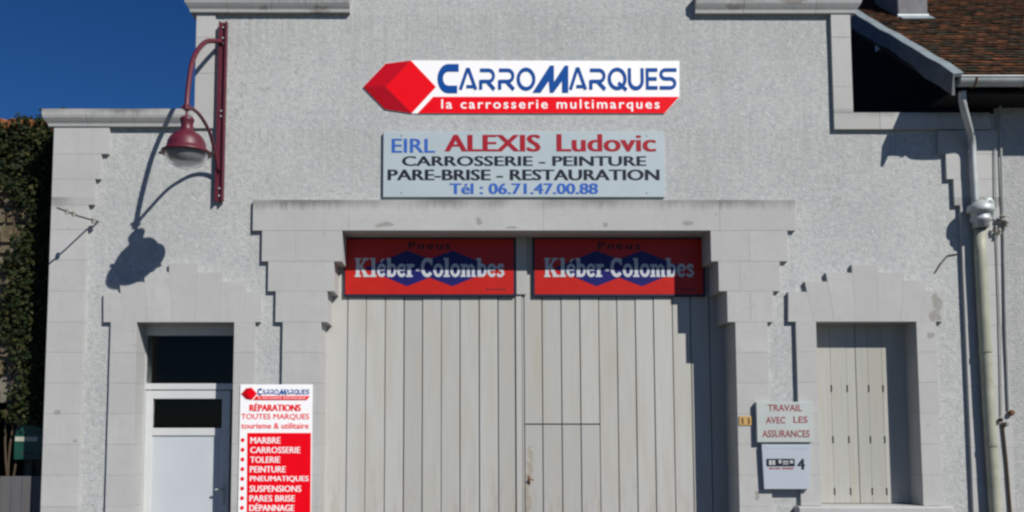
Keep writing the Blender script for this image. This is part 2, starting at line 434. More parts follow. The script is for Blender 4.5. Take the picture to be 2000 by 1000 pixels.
def ribbon(bm, pts, wd, T, y, k, cut0=None, cut1=None):
    """a pen stroke: polyline in glyph units, T maps glyph point to (x,z)"""
    L = []; Rr = []
    pts = [p for i, p in enumerate(pts) if i == 0 or math.hypot(p[0]-pts[i-1][0], p[1]-pts[i-1][1]) > .004]
    n = len(pts); closed = n > 3 and abs(pts[0][0]-pts[-1][0]) < 1e-6 and abs(pts[0][1]-pts[-1][1]) < 1e-6
    for i, p in enumerate(pts):
        def dirn(a, b):
            d = (b[0]-a[0], b[1]-a[1]); q = math.hypot(*d) or 1; return (d[0]/q, d[1]/q)
        if closed and i in (0, n-1): d0, d1 = dirn(pts[-2], pts[-1]), dirn(pts[0], pts[1])
        elif i == 0: d0 = d1 = dirn(pts[0], pts[1])
        elif i == n-1: d0 = d1 = dirn(pts[-2], pts[-1])
        else: d0, d1 = dirn(pts[i-1], p), dirn(p, pts[i+1])
        nx, nz = -(d0[1]+d1[1]), d0[0]+d1[0]; q = math.hypot(nx, nz) or 1; nx /= q; nz /= q
        c = max(.45, nx*-d0[1]+nz*d0[0]); h = wd/2/c
        L.append((p[0]+nx*h, p[1]+nz*h)); Rr.append((p[0]-nx*h, p[1]-nz*h))
    yy = y-.0012-.00012*k
    a = [bm.verts.new((T(*q)[0], yy, T(*q)[1])) for q in L]; b = [bm.verts.new((T(*q)[0], yy, T(*q)[1])) for q in Rr]
    for i in range(n-1):
        f = bm.faces.new((a[i], b[i], b[i+1], a[i+1]))
        f.normal_update()
        if f.normal.y > 0: f.normal_flip()
G = {  # round geometric capitals, cell 0..1 wide and high, (strokes, advance)
 'C': ([(arc(.52, .5, .40, .42, 115, 245, 10)[0:], .2)], 1),
 'A': ([([(.09, 0), (.46, .93), (.54, .93), (.93, 0)], .17), ([(.42, .14), (.84, .14)], .15)], 1),
 'R': ([([(.08, .90), (.6, .90)]+arc(.6, .64, .28, .26, 90, -90, 8)+[(.10, .38)], .17), ([(.12, .44), (.12, 0)], .19), ([(.52, .36), (.93, 0)], .19)], 1),
 'O': ([(arc(.5, .5, .41, .42, 0, 360, 24), .17)], 1),
 'Q': ([(arc(.5, .5, .41, .42, 0, 360, 24), .17), ([(.55, .33), (.98, 0)], .17)], 1),
 'U': ([([(.12, 1), (.12, .42)]+arc(.5, .42, .38, .34, 180, 360, 10)+[(.88, 1)], .19)], 1),
 'E': ([([(.14, 0), (.14, 1)], .22), ([(.1, .915), (.92, .915)], .17), ([(.1, .5), (.86, .5)], .17), ([(.1, .085), (.92, .085)], .17)], 1),
 'S': ([([(.98, .915), (.34, .915)]+arc(.34, .71, .24, .205, 90, 270, 7)+[(.62, .505)]+arc(.62, .295, .26, .21, 90, -90, 7)+[(.02, .085)], .17)], 1),
}
G['C'] = ([([(1.0, .87), (.5, .87)]+arc(.5, .5, .38, .37, 90, 270, 12)+[(.93, .13)], .26)], 1)
def glyph(bm, ch, px0, py0, px1, py1, y, k0=0, slant=0):
    a = P(px0, py1, y); b = P(px1, py0, y)
    T = lambda u, v: (a.x+(u+slant*v)*(b.x-a.x), a.z+v*(b.z-a.z))
    for k, (pts, wd) in enumerate(G[ch][0]): ribbon(bm, pts, wd, T, y, k0+k)
def carro_word(bm, f, y):
    """f maps the big sign's pixels to a pixel of the photograph"""
    def g(ch, x0, y0, x1, y1, k=0):
        a = f(x0, y0); b = f(x1, y1); glyph(bm, ch, a[0], a[1], b[0], b[1], y, k)
    g('C', 855, 125, 896, 182); g('A', 896, 133, 932, 175, 1); g('R', 935, 133, 968, 175); g('R', 972, 133, 1006, 175)
    g('O', 1009, 132, 1046, 177)
    def poly(pts, k):
        q = [(P(*f(*p), y).x, P(*f(*p), y).z) for p in pts]; prism(bm, q, y-.0016-k*.0002, y+.0002)
    poly([(1040, 181), (1074, 128), (1082, 128), (1082, 160), (1103, 128), (1110, 128), (1110, 181), (1098, 181), (1098, 158), (1081, 181), (1074, 181), (1072, 158), (1056, 181)], 0)
    g('A', 1111, 132, 1146, 175, 2); g('R', 1150, 133, 1184, 175); g('Q', 1187, 132, 1224, 176); g('U', 1226, 133, 1258, 176)
    g('E', 1261, 133, 1286, 175); g('S', 1288, 133, 1322, 175)

SL = .1
def K_glyphs():
    st = .21; d = {}
    def slab(x0, x1, z): return ([(x0, z), (x1, z)], SL)
    d['K'] = ([([(.17, 0), (.17, 1)], st), slab(0, .36, .05), slab(0, .36, .95), ([(.2, .38), (.62, .95)], .11), ([(.36, .56), (.68, .03)], .2), slab(.46, .8, .95), slab(.5, .88, .05)], .9)
    d['l'] = ([([(.19, 0), (.19, 1)], st), slab(0, .37, .05), slab(0, .2, .95)], .4)
    d['e'] = ([(arc(.28, .35, .2, .28, 15, 325, 14), .16), ([(.12, .37), (.47, .37)], .09)], .54)
    d['é'] = (d['e'][0]+[([(.22, .78), (.4, .95)], .1)], .54)
    d['b'] = ([([(.17, 0), (.17, 1)], st), slab(0, .2, .95), (arc(.34, .35, .19, .28, 0, 360, 16), .15)], .64)
    d['r'] = ([([(.18, 0), (.18, .68)], st), slab(0, .38, .05), slab(0, .2, .63), ([(.24, .48), (.34, .62), (.48, .58)], .15)], .54)
    d['-'] = ([([(.03, .38), (.25, .38)], .13)], .3)
    d['C'] = ([(arc(.4, .5, .28, .42, 40, 320, 16), .19), ([(.66, .62), (.66, .97)], .08)], .76)
    d['o'] = ([(arc(.29, .35, .21, .28, 0, 360, 16), .16)], .6)
    d['m'] = ([([(.17, 0), (.17, .68)], .19), ([(.46, 0), (.46, .55)], .18), ([(.75, 0), (.75, .55)], .18), slab(0, .3, .05), slab(.36, .58, .05), slab(.64, .9, .05), slab(0, .2, .63), ([(.2, .5), (.34, .63), (.46, .52)], .12), ([(.48, .5), (.64, .63), (.75, .52)], .12)], .93)
    d['s'] = ([([(.4, .5), (.34, .62), (.2, .63), (.1, .52), (.2, .4), (.36, .3), (.4, .17), (.28, .06), (.13, .07), (.07, .18)], .14)], .5)
    return d
KG = K_glyphs()
def kleber(bm, px0, py0, px1, py1, y):
    s = 'Kléber-Colombes'; tot = sum(KG[c][1] for c in s)
    a = P(px0, py1, y); b = P(px1, py0, y); x = 0; ks = (b.x-a.x)/tot
    for c in s:
        T = lambda u, v, x=x: (a.x+(x+u)*ks, a.z+v*(b.z-a.z))
        for k, (pts, wd) in enumerate(KG[c][0]): ribbon(bm, pts, wd, T, y, k)
        x += KG[c][1]

# ================================================================== SETTING
b = BM(); box(b, -400, 400, -400, 400, -.4, -.16); struct(obj('ground', b, M['ground'], loc=(0, 0, -.16)))
b = BM(); box(b, -60, 60, -9.2, -2.0, -.3, -.12); struct(obj('road', b, M['asphalt'], loc=(0, -5, -.12)))
b = BM(); box(b, -60, 60, -1.85, -.0, -.3, 0.0); struct(obj('pavement', b, M['pave'], loc=(0, -1, 0)))
b = BM()
for i in range(-20, 20): box(b, i+.004, i+.996, -2.0, -1.853, -.3, .004+R.uniform(-.002, .002), .008)
struct(obj('kerb', b, M['kerb'], loc=(0, -1.9, 0)))
b = BM(); box(b, -60, 60, -12, -9.203, -.3, 0.0); struct(obj('far_pavement', b, M['pave'], loc=(0, -10, 0)))

# ================================================================== GARAGE BUILDING
TOP = zz(-150)
Lx = (xx(105, 250)+xx(90, 900))/2                     # left corner
Rx = xx(1962, 640)
HLx, HRx = xx(383, 120), xx(1660, 120)                # edges of the raised middle
bld = thing('garage_building', 'white roughcast garage with stepped stone surrounds, boarded double door and stepped parapet', 'building', (0, .2, 0))
Zlow, Zhi, Znotch = zz(222), zz(-1), zz(222)
# openings: (x0,x1,z0,z1)
gx = [(xx(669, 482), xx(1386, 482)), (xx(653, 541), xx(1401, 541)), (xx(640, 600), xx(1418, 600)), (xx(626, 820), xx(1438, 820))]
gz = [zz(452), zz(512), zz(570), zz(630), 0.0]
dL, dR, dT = xx(265, 800), xx(456, 800), zz(632)
wL, wR, wT, wB = xx(1596, 800), xx(1792, 800), zz(630), zz(987)
holes = [(gx[3][0]-.06, gx[3][1]+.06, 0, gz[0]+.06), (dL-.06, dR+.06, 0, dT+.06), (wL-.06, wR+.06, wB-.06, wT+.06)]
gx0m, gx1m = xx(685, 0), xx(1355, 0)
xs = [Lx+.012, Rx, HLx+.012, HRx-.012, gx0m, gx1m]+[h[i] for h in holes for i in (0, 1)]
zs = [0, Zlow, Zhi, TOP]+[h[i] for h in holes for i in (2, 3)]
def inside(x, z):
    if any(h[0] < x < h[1] and h[2] < z < h[3] for h in holes): return False
    if z > Zlow and not (HLx < x < HRx): return False
    if z > Zhi and not (gx0m < x < gx1m): return False
    return True
b = BM(); cells(b, xs, zs, inside, 0, .45); obj('wall', b, M['render'], bld)
# body behind and low roof, dark rooms closed off
b = BM()
box(b, Lx+.03, Lx+.35, .452, 9, 0, Zlow-.25); box(b, Rx-.35, Rx-.03, .452, 9, 0, Zlow-.25); box(b, Lx+.351, Rx-.351, 8.7, 9, 0, Zlow-.25)
obj('side_walls', b, M['render2'], bld)
b = BM(); box(b, Lx+.03, HLx, .452, 9, Zlow-.248, Zlow-.15); box(b, HRx, Rx-.03, .452, 9, Zlow-.248, Zlow-.15)
prism(b, [(HLx+.002, Zlow-.24), (HRx-.002, Zlow-.24), (HRx-.002, Zhi-.6), ((HLx+HRx)/2, Zhi-.1), (HLx+.002, Zhi-.6)], .452, 9)
obj('rear_roof', b, M['tile'], bld)
b = BM(); box(b, gx0m-.09, gx1m+.09, -.10, .5, TOP+.002, TOP+.14, .02); obj('gable_coping', b, M['stone'], bld)

PRO = .036
def block(x0, x1, z0, z1, yf=-PRO, yb=.12, m='stone', name='stone_block', g=.0004):
    bb = BM(); box(bb, x0+g, x1-g, yf+R.uniform(-.0010, .0010), yb, z0+g, z1-g, .0015)
    return obj(name, bb, M[m], bld)
# ---- garage door surround
ol = [495.5, 513, 525, 539.5]; orr = [1551, 1536, 1521, 1508]
pys = [392, 452, 512, 570, 630]
# lintel course in three long stones
lz1, lz0 = zz(392), zz(452)
xa, xb = xx(ol[0], 420), xx(orr[0], 420)
for p0, p1 in ((ol[0], 682), (682, 1060), (1060, 1403), (1403, orr[0])):
    block(xx(p0, 420), xx(p1, 420), lz0, lz1, yb=.40)
for i in range(1, 4):
    z1, z0 = zz(pys[i]), zz(pys[i+1]); ym = (pys[i]+pys[i+1])/2
    a, c = xx(ol[i], ym), gx[i-1][0]; s = a+(c-a)*(.42 if i % 2 else .66)
    if i != 1: block(a, c, z0, z1, yb=.40)
    else: block(a, s, z0, z1); block(s, c, z0, z1, yb=.40)
    a, c = gx[i-1][1], xx(orr[i], ym); s = a+(c-a)*(.5 if i % 2 else .35)
    block(a, s, z0, z1, yb=.40); block(s, c, z0, z1)
jl0, jl1 = xx(551.5, 760), gx[3][0]; jr0, jr1 = gx[3][1], xx(1499.5, 760)
z = zz(630); i = 0
while z > .3:
    z0 = max(0, z-.268)
    if z0 < .15: z0 = 0
    block(jl0, jl1, z0, z, yb=.40); block(jr0, jr1, z0, z, yb=.40)
    z = z0
def voussoirs(cuts, tops, bc, pyb):
    zb = zz(pyb); g = .0006
    def line(i, z):      # boundary line i between stones, straight from soffit to the higher neighbour's top
        tp = tops[0] if i == 0 else tops[-1] if i == len(cuts)-1 else min(tops[i-1], tops[i])
        a, c = xx(bc[i], pyb), xx(cuts[i], tp); t = (z-zb)/(zz(tp)-zb); return a+(c-a)*t
    for k in range(len(tops)):
        t = zz(tops[k]); bb = BM(); yf = -PRO+R.uniform(-.0008, .0008)
        prism(bb, [(line(k, zb)+g, zb+.0004), (line(k+1, zb)-g, zb+.0004), (line(k+1, t)-g, t), (line(k, t)+g, t)], yf, .40 if 0 < k < 6 else .12)
        obj('voussoir', bb, M['stone'], bld)
# ---- entrance door surround
z1, z0 = zz(570), zz(630)
cuts = [205, 236, 284, 332, 388, 436, 484, 511]
tops = [573, 552, 533, 515, 533, 551, 571]
bc = [205, 246, 291, 338, 383, 430, 476, 511]        # bottoms lean towards the keystone
voussoirs(cuts, tops, bc, 630)
legs = [(xx(216, 800), dL, dR, xx(497, 800))]
z = zz(630)
while z > .2:
    z0 = max(0, z-.268)
    if z0 < .15: z0 = 0
    block(xx(214, 800), dL, z0, z, yb=.40); block(dR, xx(497, 800), z0, z, yb=.40)
    z = z0
# ---- window surround
cuts = [1537, 1569, 1610, 1660, 1710, 1764, 1806, 1839]
tops = [571, 551, 534, 518, 533, 549, 569]
bc = [1537, 1586, 1627, 1668, 1712, 1754, 1796, 1839]
voussoirs(cuts, tops, bc, 629)
z = zz(629)
wLo, wRo = xx(1556, 800), xx(1831, 800)
while z > wB+.05:
    z0 = z-.268
    if z0 < wB+.1: z0 = wB
    block(wLo, wL, z0, z, yb=.40); block(wR, wRo, z0, z, yb=.40)
    z = z0
bb = BM(); box(bb, wLo-.05, wRo+.05, -.11, .25, wB-.14, wB-.002, .012); obj('window_sill', bb, M['stone'], bld)
for a_, b_ in ((wLo, (wLo+wRo)/2), ((wLo+wRo)/2, wRo)):
    for k in range(2): block(a_, b_, .0+k*.3, .3+k*.3, yb=.1)

# ---- left corner pillar, stepped capital
Pz = [250, 303, 352, 402, 450, 510, 570, 630]
Pr = [216, 200, 188, 175, 166, 165, 165]
for k in range(7):
    ym = (Pz[k]+Pz[k+1])/2; x1 = xx(Pr[k], ym) if k < 4 else xx(163, 760)
    if k == 1 or k == 0:
        s = Lx+(x1-Lx)*(.55 if k else .35)
        block(Lx, s, zz(Pz[k+1]), zz(Pz[k]), yb=.46); block(s, x1, zz(Pz[k+1]), zz(Pz[k]))
    else: block(Lx, x1, zz(Pz[k+1]), zz(Pz[k]), yb=.46)
z = zz(630); px1 = xx(163, 760)
while z > .2:
    z0 = max(0, z-.268)
    if z0 < .15: z0 = 0
    block(Lx, px1, z0, z, yb=.46); z = z0
# ---- cornices
def cornice(px0, px1, pyt, pyb, endL=False, endR=False, ov=.085, name='cornice_stone'):
    zt, zb = zz(pyt), zz(pyb); H = zt-zb
    prof = [(-.09, zt), (-.09, zt-H*.36), (-.083, zt-H*.52), (-.068, zt-H*.68), (-.052, zt-H*.83), (-.046, zb), (.47, zb), (.47, zt)]
    x0, x1 = xx(px0, (pyt+pyb)/2), xx(px1, (pyt+pyb)/2)
    bb = BM(); g = .0015
    n = len(prof); jig = R.uniform(-.002, .002)
    def ring(x, sgn):
        vs_ = []
        for i, (y, z_) in enumerate(prof):
            inset = 0
            if sgn:                                   # shaped end: same moulding returned round the corner
                inset = (.09-abs(min(y, 0))) if i < 6 else (.044 if i == 6 else 0)
            vs_.append(bb.verts.new((x+sgn*inset, y+jig, z_+0)))
        return vs_
    a = ring(x0+g, 1 if endL else 0); c = ring(x1-g, -1 if endR else 0)
    for i in range(n):
        bb.faces.new((a[i], a[(i+1) % n], c[(i+1) % n], c[i]))
    bb.faces.new(a[::-1]); bb.faces.new(c); bmesh.ops.recalc_face_normals(bb, faces=bb.faces)
    obj(name, bb, M['stone'], bld)
for a_, c_, e in ((90, 176, 1), (176, 267, 0), (267, 381, 0)): cornice(a_, c_, 219, 250, e == 1)
for a_, c_, e in ((365, 448, 1), (448, 533, 0), (533, 620, 0), (620, 685, 0)): cornice(a_, c_, -3, 28, e == 1)
for a_, c_, e in ((1355, 1448, 0), (1448, 1588, 0), (1588, 1676, 1)): cornice(a_, c_, -3, 30, False, e == 1)
# ---- vertical bands at the raised middle
for a_, c_ in ((28, 75), (75, 145), (145, 222)):
    block(HLx, xx(420, 120), zz(c_), zz(a_), yf=-.022, yb=.46, m='stone2')
block(HLx, xx(420, 120), zz(252), zz(222), yf=-.022, m='stone2')
bx0, bx1 = xx(1622, 120), HRx
for a_, c_ in ((30, 76), (76, 172), (172, 222)):
    block(bx0, bx1, zz(c_), zz(a_), yb=.46)
pp = [1622, 1715, 1832, 1930]
for k in range(3): block(bx0 if k == 0 else xx(pp[k], 238), xx(pp[k+1], 238), zz(255), zz(222.3), yf=-PRO-(.002 if k else 0), yb=.46)
# ---- right stepped quoins and smooth pillar
qr = xx(1962, 640)
qx = xx(1884, 700)
for (p, a_, c_) in ((1829, 257, 303), (1844, 303, 352), (1859, 352, 403)):
    block(xx(p, (a_+c_)/2), qr, zz(c_), zz(a_))
z = zz(403)
while z > .2:
    z0 = max(0, z-.268)
    if z0 < .15: z0 = 0
    block(qx, qr, z0, z); z = z0

# ---- garage door
DY = .30
def plank_part(parent, x0, x1, z0, z1, y0, y1, m, name='plank', bev=.0035):
    bb = BM(); box(bb, x0, x1, y0, y1, z0, z1, bev); return obj(name, bb, M[m], parent)
seamsL = [641, 677, 713.5, 751, 788, 824.5, 861.5, 898, 936, 973, 1008]
seamsR = [1024, 1059.5, 1097, 1134, 1171.5, 1207, 1243, 1279, 1316, 1352, 1389, 1425]
for leaf, seams in ((0, seamsL), (1, seamsR)):
    bb = BM(); X0 = xx(seams[0], 800, DY); X1 = xx(seams[-1], 800, DY)
    if leaf == 0: X0 = gx[3][0]-.02
    else: X1 = gx[3][1]+.02
    box(bb, X0, X1, DY+.03, DY+.06, .03, gz[0]+.04)
    for z_ in (.25, 1.25, 2.3): box(bb, X0, X1, DY+.061, DY+.11, z_, z_+.14)
    # centre stile
    if leaf == 0: box(bb, xx(1008, 800, DY), xx(1019.3, 800, DY), DY-.012, DY+.029, .02, gz[0]+.03, .003)
    else:
        box(bb, xx(1020.3, 800, DY), xx(1023.5, 800, DY), DY-.004, DY+.029, .02, gz[0]+.03, .001)
        box(bb, xx(1009, 800, DY), xx(1030, 800, DY), DY-.03, DY-.013, zz(576, DY), gz[0]+.02, .003)
    dr = obj('door_leaf', bb, M['wood'], bld)
    for i in range(len(seams)-1):
        x0, x1 = xx(seams[i], 800, DY)+R.uniform(.002, .0048), xx(seams[i+1], 800, DY)-R.uniform(.002, .0048)
        if leaf == 0 and i == 0: x0 = gx[3][0]-.02
        if leaf and i == len(seams)-2: x1 = gx[3][1]+.02
        if leaf and i < 4:                                     # wicket: boards are cut across
            zc = zz(829, DY)
            plank_part(dr, x0, x1, .03, zc-.005, DY-.002, DY+.028, 'wood'); plank_part(dr, x0, x1, zc+.006, gz[0]+.03, DY+R.uniform(0, .003), DY+.028, 'wood')
        else:
            plank_part(dr, x0, x1, .03, gz[0]+.03, DY+R.uniform(-.002, .004), DY+.028, 'wood')
    if leaf:
        bb = BM(); c = P(1033, 936, DY)
        tube(bb, [c+Vector((0, -.002, 0)), c+Vector((0, -.03, 0)), c+Vector((.03, -.034, 0)), c+Vector((.035, -.034, -.012))], .006)
        box(bb, c.x-.012, c.x+.012, DY-.006, DY-.002, c.z-.05, c.z+.03, .002)
        obj('latch', bb, M['rust'], dr)
# header beam behind signs
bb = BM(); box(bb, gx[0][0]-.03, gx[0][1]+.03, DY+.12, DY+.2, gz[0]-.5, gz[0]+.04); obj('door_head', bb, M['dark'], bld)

# ---- entrance door
EY = .215
ed = None
def px_box(bm_, a, c, d, e, y0, y1, bev=.002, py=None):
    """box from pixel rectangle at depth y0"""
    p = P(a, e, y0); q = P(c, d, y0); box(bm_, p.x, q.x, y0, y1, p.z, q.z, bev)
fl, fr = xx(279, 800, EY), dR+.01
tz = dT+.02
bb = BM()
z748, z762, z775 = zz(749, EY), zz(762, EY), zz(776, EY)
box(bb, dL-.02, fl+.045-.03, EY+.0, EY+.07, 0.02, tz, .003)       # left post
box(bb, fr-.06, fr, EY, EY+.07, 0.02, tz, .003)
box(bb, fl+.0155, fr-.061, EY, EY+.07, zz(655, EY), tz, .003)
box(bb, fl+.0155, fr-.061, EY+.002, EY+.07, z762+.004, z748, .003)
fo = obj('transom_window', bb, M['pvc'], bld)
bb = BM(); box(bb, fl+.01, fr-.05, EY+.03, EY+.036, z748-.01, zz(655, EY)+.01); obj('pane', bb, M['glass'], fo)
bb = BM()
l0, l1 = fl+.018, xx(447, 800, EY)+.01
i0, i1 = xx(295, 900, EY), xx(431, 900, EY)
box(bb, l0, i0, EY+.006, EY+.06, .03, z762-.004, .003); box(bb, i1, l1, EY+.006, EY+.06, .03, z762-.004, .003)
za, zb_, zc, zd = zz(779, EY), zz(836, EY), zz(851, EY), .15
box(bb, i0+.0005, i1-.0005, EY+.006, EY+.06, za, z762-.004, .003); box(bb, i0+.0005, i1-.0005, EY+.006, EY+.06, zc, zb_, .003); box(bb, i0+.0005, i1-.0005, EY+.006, EY+.06, .03, zd, .003)
ed = obj('entrance_door', bb, M['pvc'], bld)
bb = BM(); box(bb, i0-.005, i1+.005, EY+.03, EY+.036, zb_-.005, za+.005); obj('pane', bb, M['glass'], ed)
bb = BM(); box(bb, i0-.004, i1+.004, EY+.018, EY+.05, zd-.005, zc+.005, .004); obj('panel', bb, M['pvc_panel'], ed)
bb = BM(); c = P(436, 962, EY)
box(bb, c.x-.015, c.x+.015, EY-.004, EY+.004, c.z-.11, c.z+.08, .003); tube(bb, [c+Vector((0, 0, .03)), c+Vector((0, -.05, .03)), c+Vector((-.02, -.055, .03)), c+Vector((-.06, -.055, .03))], .009)
obj('handle', bb, M['zincp'], ed)
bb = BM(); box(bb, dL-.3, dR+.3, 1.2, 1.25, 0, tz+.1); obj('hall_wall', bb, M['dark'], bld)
bb = BM(); box(bb, dL-.06, dR+.06, -.03, .3, .0, .019); obj('door_step', bb, M['pave'], bld)

# ---- shutters
SY = .175
sz0, sz1 = wB+.004, wT+.02
slots = [(zz(752, SY), zz(766, SY)), (zz(852, SY), zz(866, SY)), (zz(953, SY), zz(967, SY))]
def shutter(edges, X0, X1):
    bb = BM(); box(bb, X0, X1, SY+.03, SY+.05, sz0, sz1); sh = obj('shutter', bb, M['dark'], bld)
    for i in range(len(edges)-1):
        x0, x1 = edges[i], edges[i+1]; nl, nr = i > 0, i < len(edges)-2
        w_ = .0068; bb = BM(); x0 += .0012; x1 -= .0012
        zs_ = [sz0, sz1]+[q for s in slots for q in s]
        def ins(x, z_):
            for s0, s1 in slots:
                if min(s0, s1) < z_ < max(s0, s1) and ((nl and x < x0+w_) or (nr and x > x1-w_)): return False
            return True
        cells(bb, [x0, x0+w_, x1-w_, x1], zs_, ins, SY+R.uniform(-.0015, .0015), SY+.029)
        obj('shutter_board', bb, M['shutter'], sh)
e = [xx(p, 800, SY) for p in (1597, 1625, 1656, 1673.5)]; e[0] = wL-.01
shutter(e, wL-.01, e[-1])
e2 = [xx(p, 800, SY) for p in (1674.5, 1698, 1726, 1772)]; e2[-1] = wR+.01
shutter(e2, e2[0], wR+.01)

# ================================================================== SIGNS
def board(parent, name, pts, y0, y1, m):
    bb = BM(); prism(bb, [(P(x, y, y0).x, P(x, y, y0).z) for x, y in pts], y0, y1); return obj(name, bb, M[m], parent)
def carro_sign(parent, f, y):
    q = lambda pts: [f(*p) for p in pts]
    board(parent, 'cube_face', q([(753, 169.5), (802.5, 118), (851.5, 169.5), (804, 221)]), y-.004, y, 'red')
    board(parent, 'cube_side', q([(709.5, 169.5), (753, 124), (802, 118), (752.7, 169.5)]), y-.0038, y, 'red_d1')
    board(parent, 'cube_side', q([(709.5, 170), (752.7, 170), (803.5, 221), (752, 213)]), y-.0036, y, 'red_d2')
    board(parent, 'red_bar', q([(816, 221), (846, 189), (1326.5, 189), (1298, 221)]), y-.004, y, 'red')
    bb = BM(); carro_word(bb, f, y-.002); obj('lettering', bb, M['blue'], parent)
    bb = BM(); a = f(862, 194); c = f(1288, 218); tpx(bb, 'la carrosserie multimarques', a[0], a[1], c[0], c[1], y-.0042, .012, 1.25); obj('lettering', bb, M['white'], parent)
cs = thing('shop_sign', 'red, white and blue sign reading CARROMARQUES with a red cube at its left end', 'sign', P(1018, 222, -.03))
board(cs, 'board', [(802.5, 118), (1327, 119), (1327, 190), (1298, 221.5), (803.5, 221.5), (752, 213.5), (709, 169.8), (752.7, 123.5)], -.008, .001, 'white')
carro_sign(cs, lambda x, y: (x, y), -.0082)

al = thing('name_board', 'pale grey board reading EIRL ALEXIS Ludovic, carrosserie, peinture, above the garage lintel', 'sign', P(1022, 386, -.03))
bb = BM(); p = P(748, 385, -.032); q = P(1297, 257, -.032); box(bb, p.x, q.x, -.032, -.002, p.z, q.z, .002); obj('board', bb, M['board'], al)
for nm, m, items in (('lettering', 'txt_blue', [('EIRL', 765, 271, 850, 298, .04), ('Tél : 06.71.47.00.88', 878, 358, 1168, 379, .07)]),
                     ('lettering', 'txt_red', [('ALEXIS', 868, 263, 1056, 296, .075), ('Ludovic', 1087, 262, 1281, 296, .065)]),
                     ('lettering', 'txt_black', [('CARROSSERIE - PEINTURE', 785, 305, 1262, 324, .075), ('PARE-BRISE - RESTAURATION', 757, 331, 1288, 352, .075)])):
    for s, a_, b_, c_, d_, of in items: bb = BM(); tpx(bb, s, a_, b_, c_, d_, -.0325, of); obj(nm, bb, M[m], al)
for a_, b_ in ((785, 376), (1264, 376), (1264, 264), (785, 264)):
    c = P(a_, b_, -.033); bb = BM(); tube(bb, [c, c-Vector((0, .004, 0))], .008, 8); obj('screw', bb, M['zincp'], al)

def kleber_sign(dx, label, grp):
    t = thing('enamel_sign', label, 'sign', P(839+dx, 578, .27), grp)
    y = .268
    bb = BM(); p = P(671+dx, 579, y); q = P(1006+dx, 464, y); box(bb, p.x, q.x, y, y+.03, p.z, q.z, .004); obj('frame', bb, M['k_frame'], t)
    board(t, 'enamel_panel', [(674.5+dx, 467), (1003+dx, 467), (1003+dx, 574.5), (674.5+dx, 574.5)], y-.002, y+.001, 'k_red')
    board(t, 'double_lozenge', [(p_+dx, r_) for p_, r_ in ((712, 524), (795, 489.5), (839, 506), (884, 489.5), (968, 524), (884, 559), (839, 542), (795, 559))], y-.0035, y-.0022, 'k_blue')
    bb = BM(); kleber(bb, 693+dx, 504, 986+dx, 541, y-.0037); obj('lettering', bb, M['k_white'], t)
    bb = BM(); tpx(bb, 'Pneus', 798+dx, 472, 880+dx, 487, y-.0025, .05, 1.3); obj('lettering', bb, M['txt_black'], t); bb = BM()
    for k in range(5):
        a = P(950+dx+k*8, 566+(k % 2), y-.0024); box(bb, a.x, a.x+.022, y-.0032, y-.0024, a.z, a.z+.012)
    obj('small_print', bb, M['txt_black'], t, kind='stuff')
kleber_sign(0, 'enamel tyre sign over the left door leaf, shaded only along its upper half', 'enamel tyre signs over the garage door')
kleber_sign(370, 'enamel tyre sign over the right door leaf, its right end in shadow', 'enamel tyre signs over the garage door')

# banner
bn = thing('service_panel', 'tall white and red panel listing repairs between entrance door and garage door', 'sign', P(538, 1110, -.05))
yb_ = -.047
bb = BM(); p = P(468.5, 1100, yb_); q = P(609, 751, yb_)
box(bb, xx(467, 870, yb_), xx(609, 870, yb_), yb_, -.0385, p.z, q.z, .0015); obj('board', bb, M['white'], bn)
f2 = lambda x, y: (471+(x-709)*(134.5/618), 757+(y-118)*(24/103.))
carro_sign(bn, f2, yb_-.0005)
for s, a_, b_, c_, d_, of in (('RÉPARATIONS', 487, 786.5, 588, 803, .06), ('TOUTES MARQUES', 471, 808, 604, 820.5, .02), ('tourisme & utilitaire', 471, 826, 603, 837, .03)):
    bb = BM(); tpx(bb, s, a_, b_, c_, d_, yb_-.0005, of); obj('lettering', bb, M['red'], bn)
board(bn, 'red_panel', [(483, 845.5), (607.5, 845.5), (606, 1095), (481, 1095)], yb_-.002, yb_, 'red')
ws = [('MARBRE', 548), ('CARROSSERIE', 587), ('TOLERIE', 548), ('PEINTURE', 559), ('PNEUMATIQUES', 604), ('SUSPENSIONS', 590), ('PARES BRISE', 578), ('DÉPANNAGE', 577)]
for k, (s, e_) in enumerate(ws):
    yy = 854+k*18.9; up = 3.5 if 'É' in s else 0
    bb = BM(); tpx(bb, s, 489-k*.3, yy-up, e_-k*.3, yy+12, yb_-.0022, .035); obj('lettering', bb, M['white'], bn)
    c = P(474-k*.2, yy+5.5, yb_-.0005); bl = BM(); tube(bl, [c, c-Vector((0, .0015, 0))], .0175, 14); obj('bullet_dot', bl, M['red'], bn)

# number plate
np_ = thing('number_plate', 'small yellow house number plate on the pillar right of the garage door', 'number plate', P(1457, 831, -.04))
bb = BM(); p = P(1443.5, 831, -.041); q = P(1469, 813, -.041); box(bb, p.x, q.x, -.044, -.0385, p.z, q.z, .002); obj('plate', bb, M['yellow'], np_)
bb = BM(); tpx(bb, '11', 1449, 816, 1464, 828, -.0443, .03); obj('lettering', bb, M['brown'], np_)

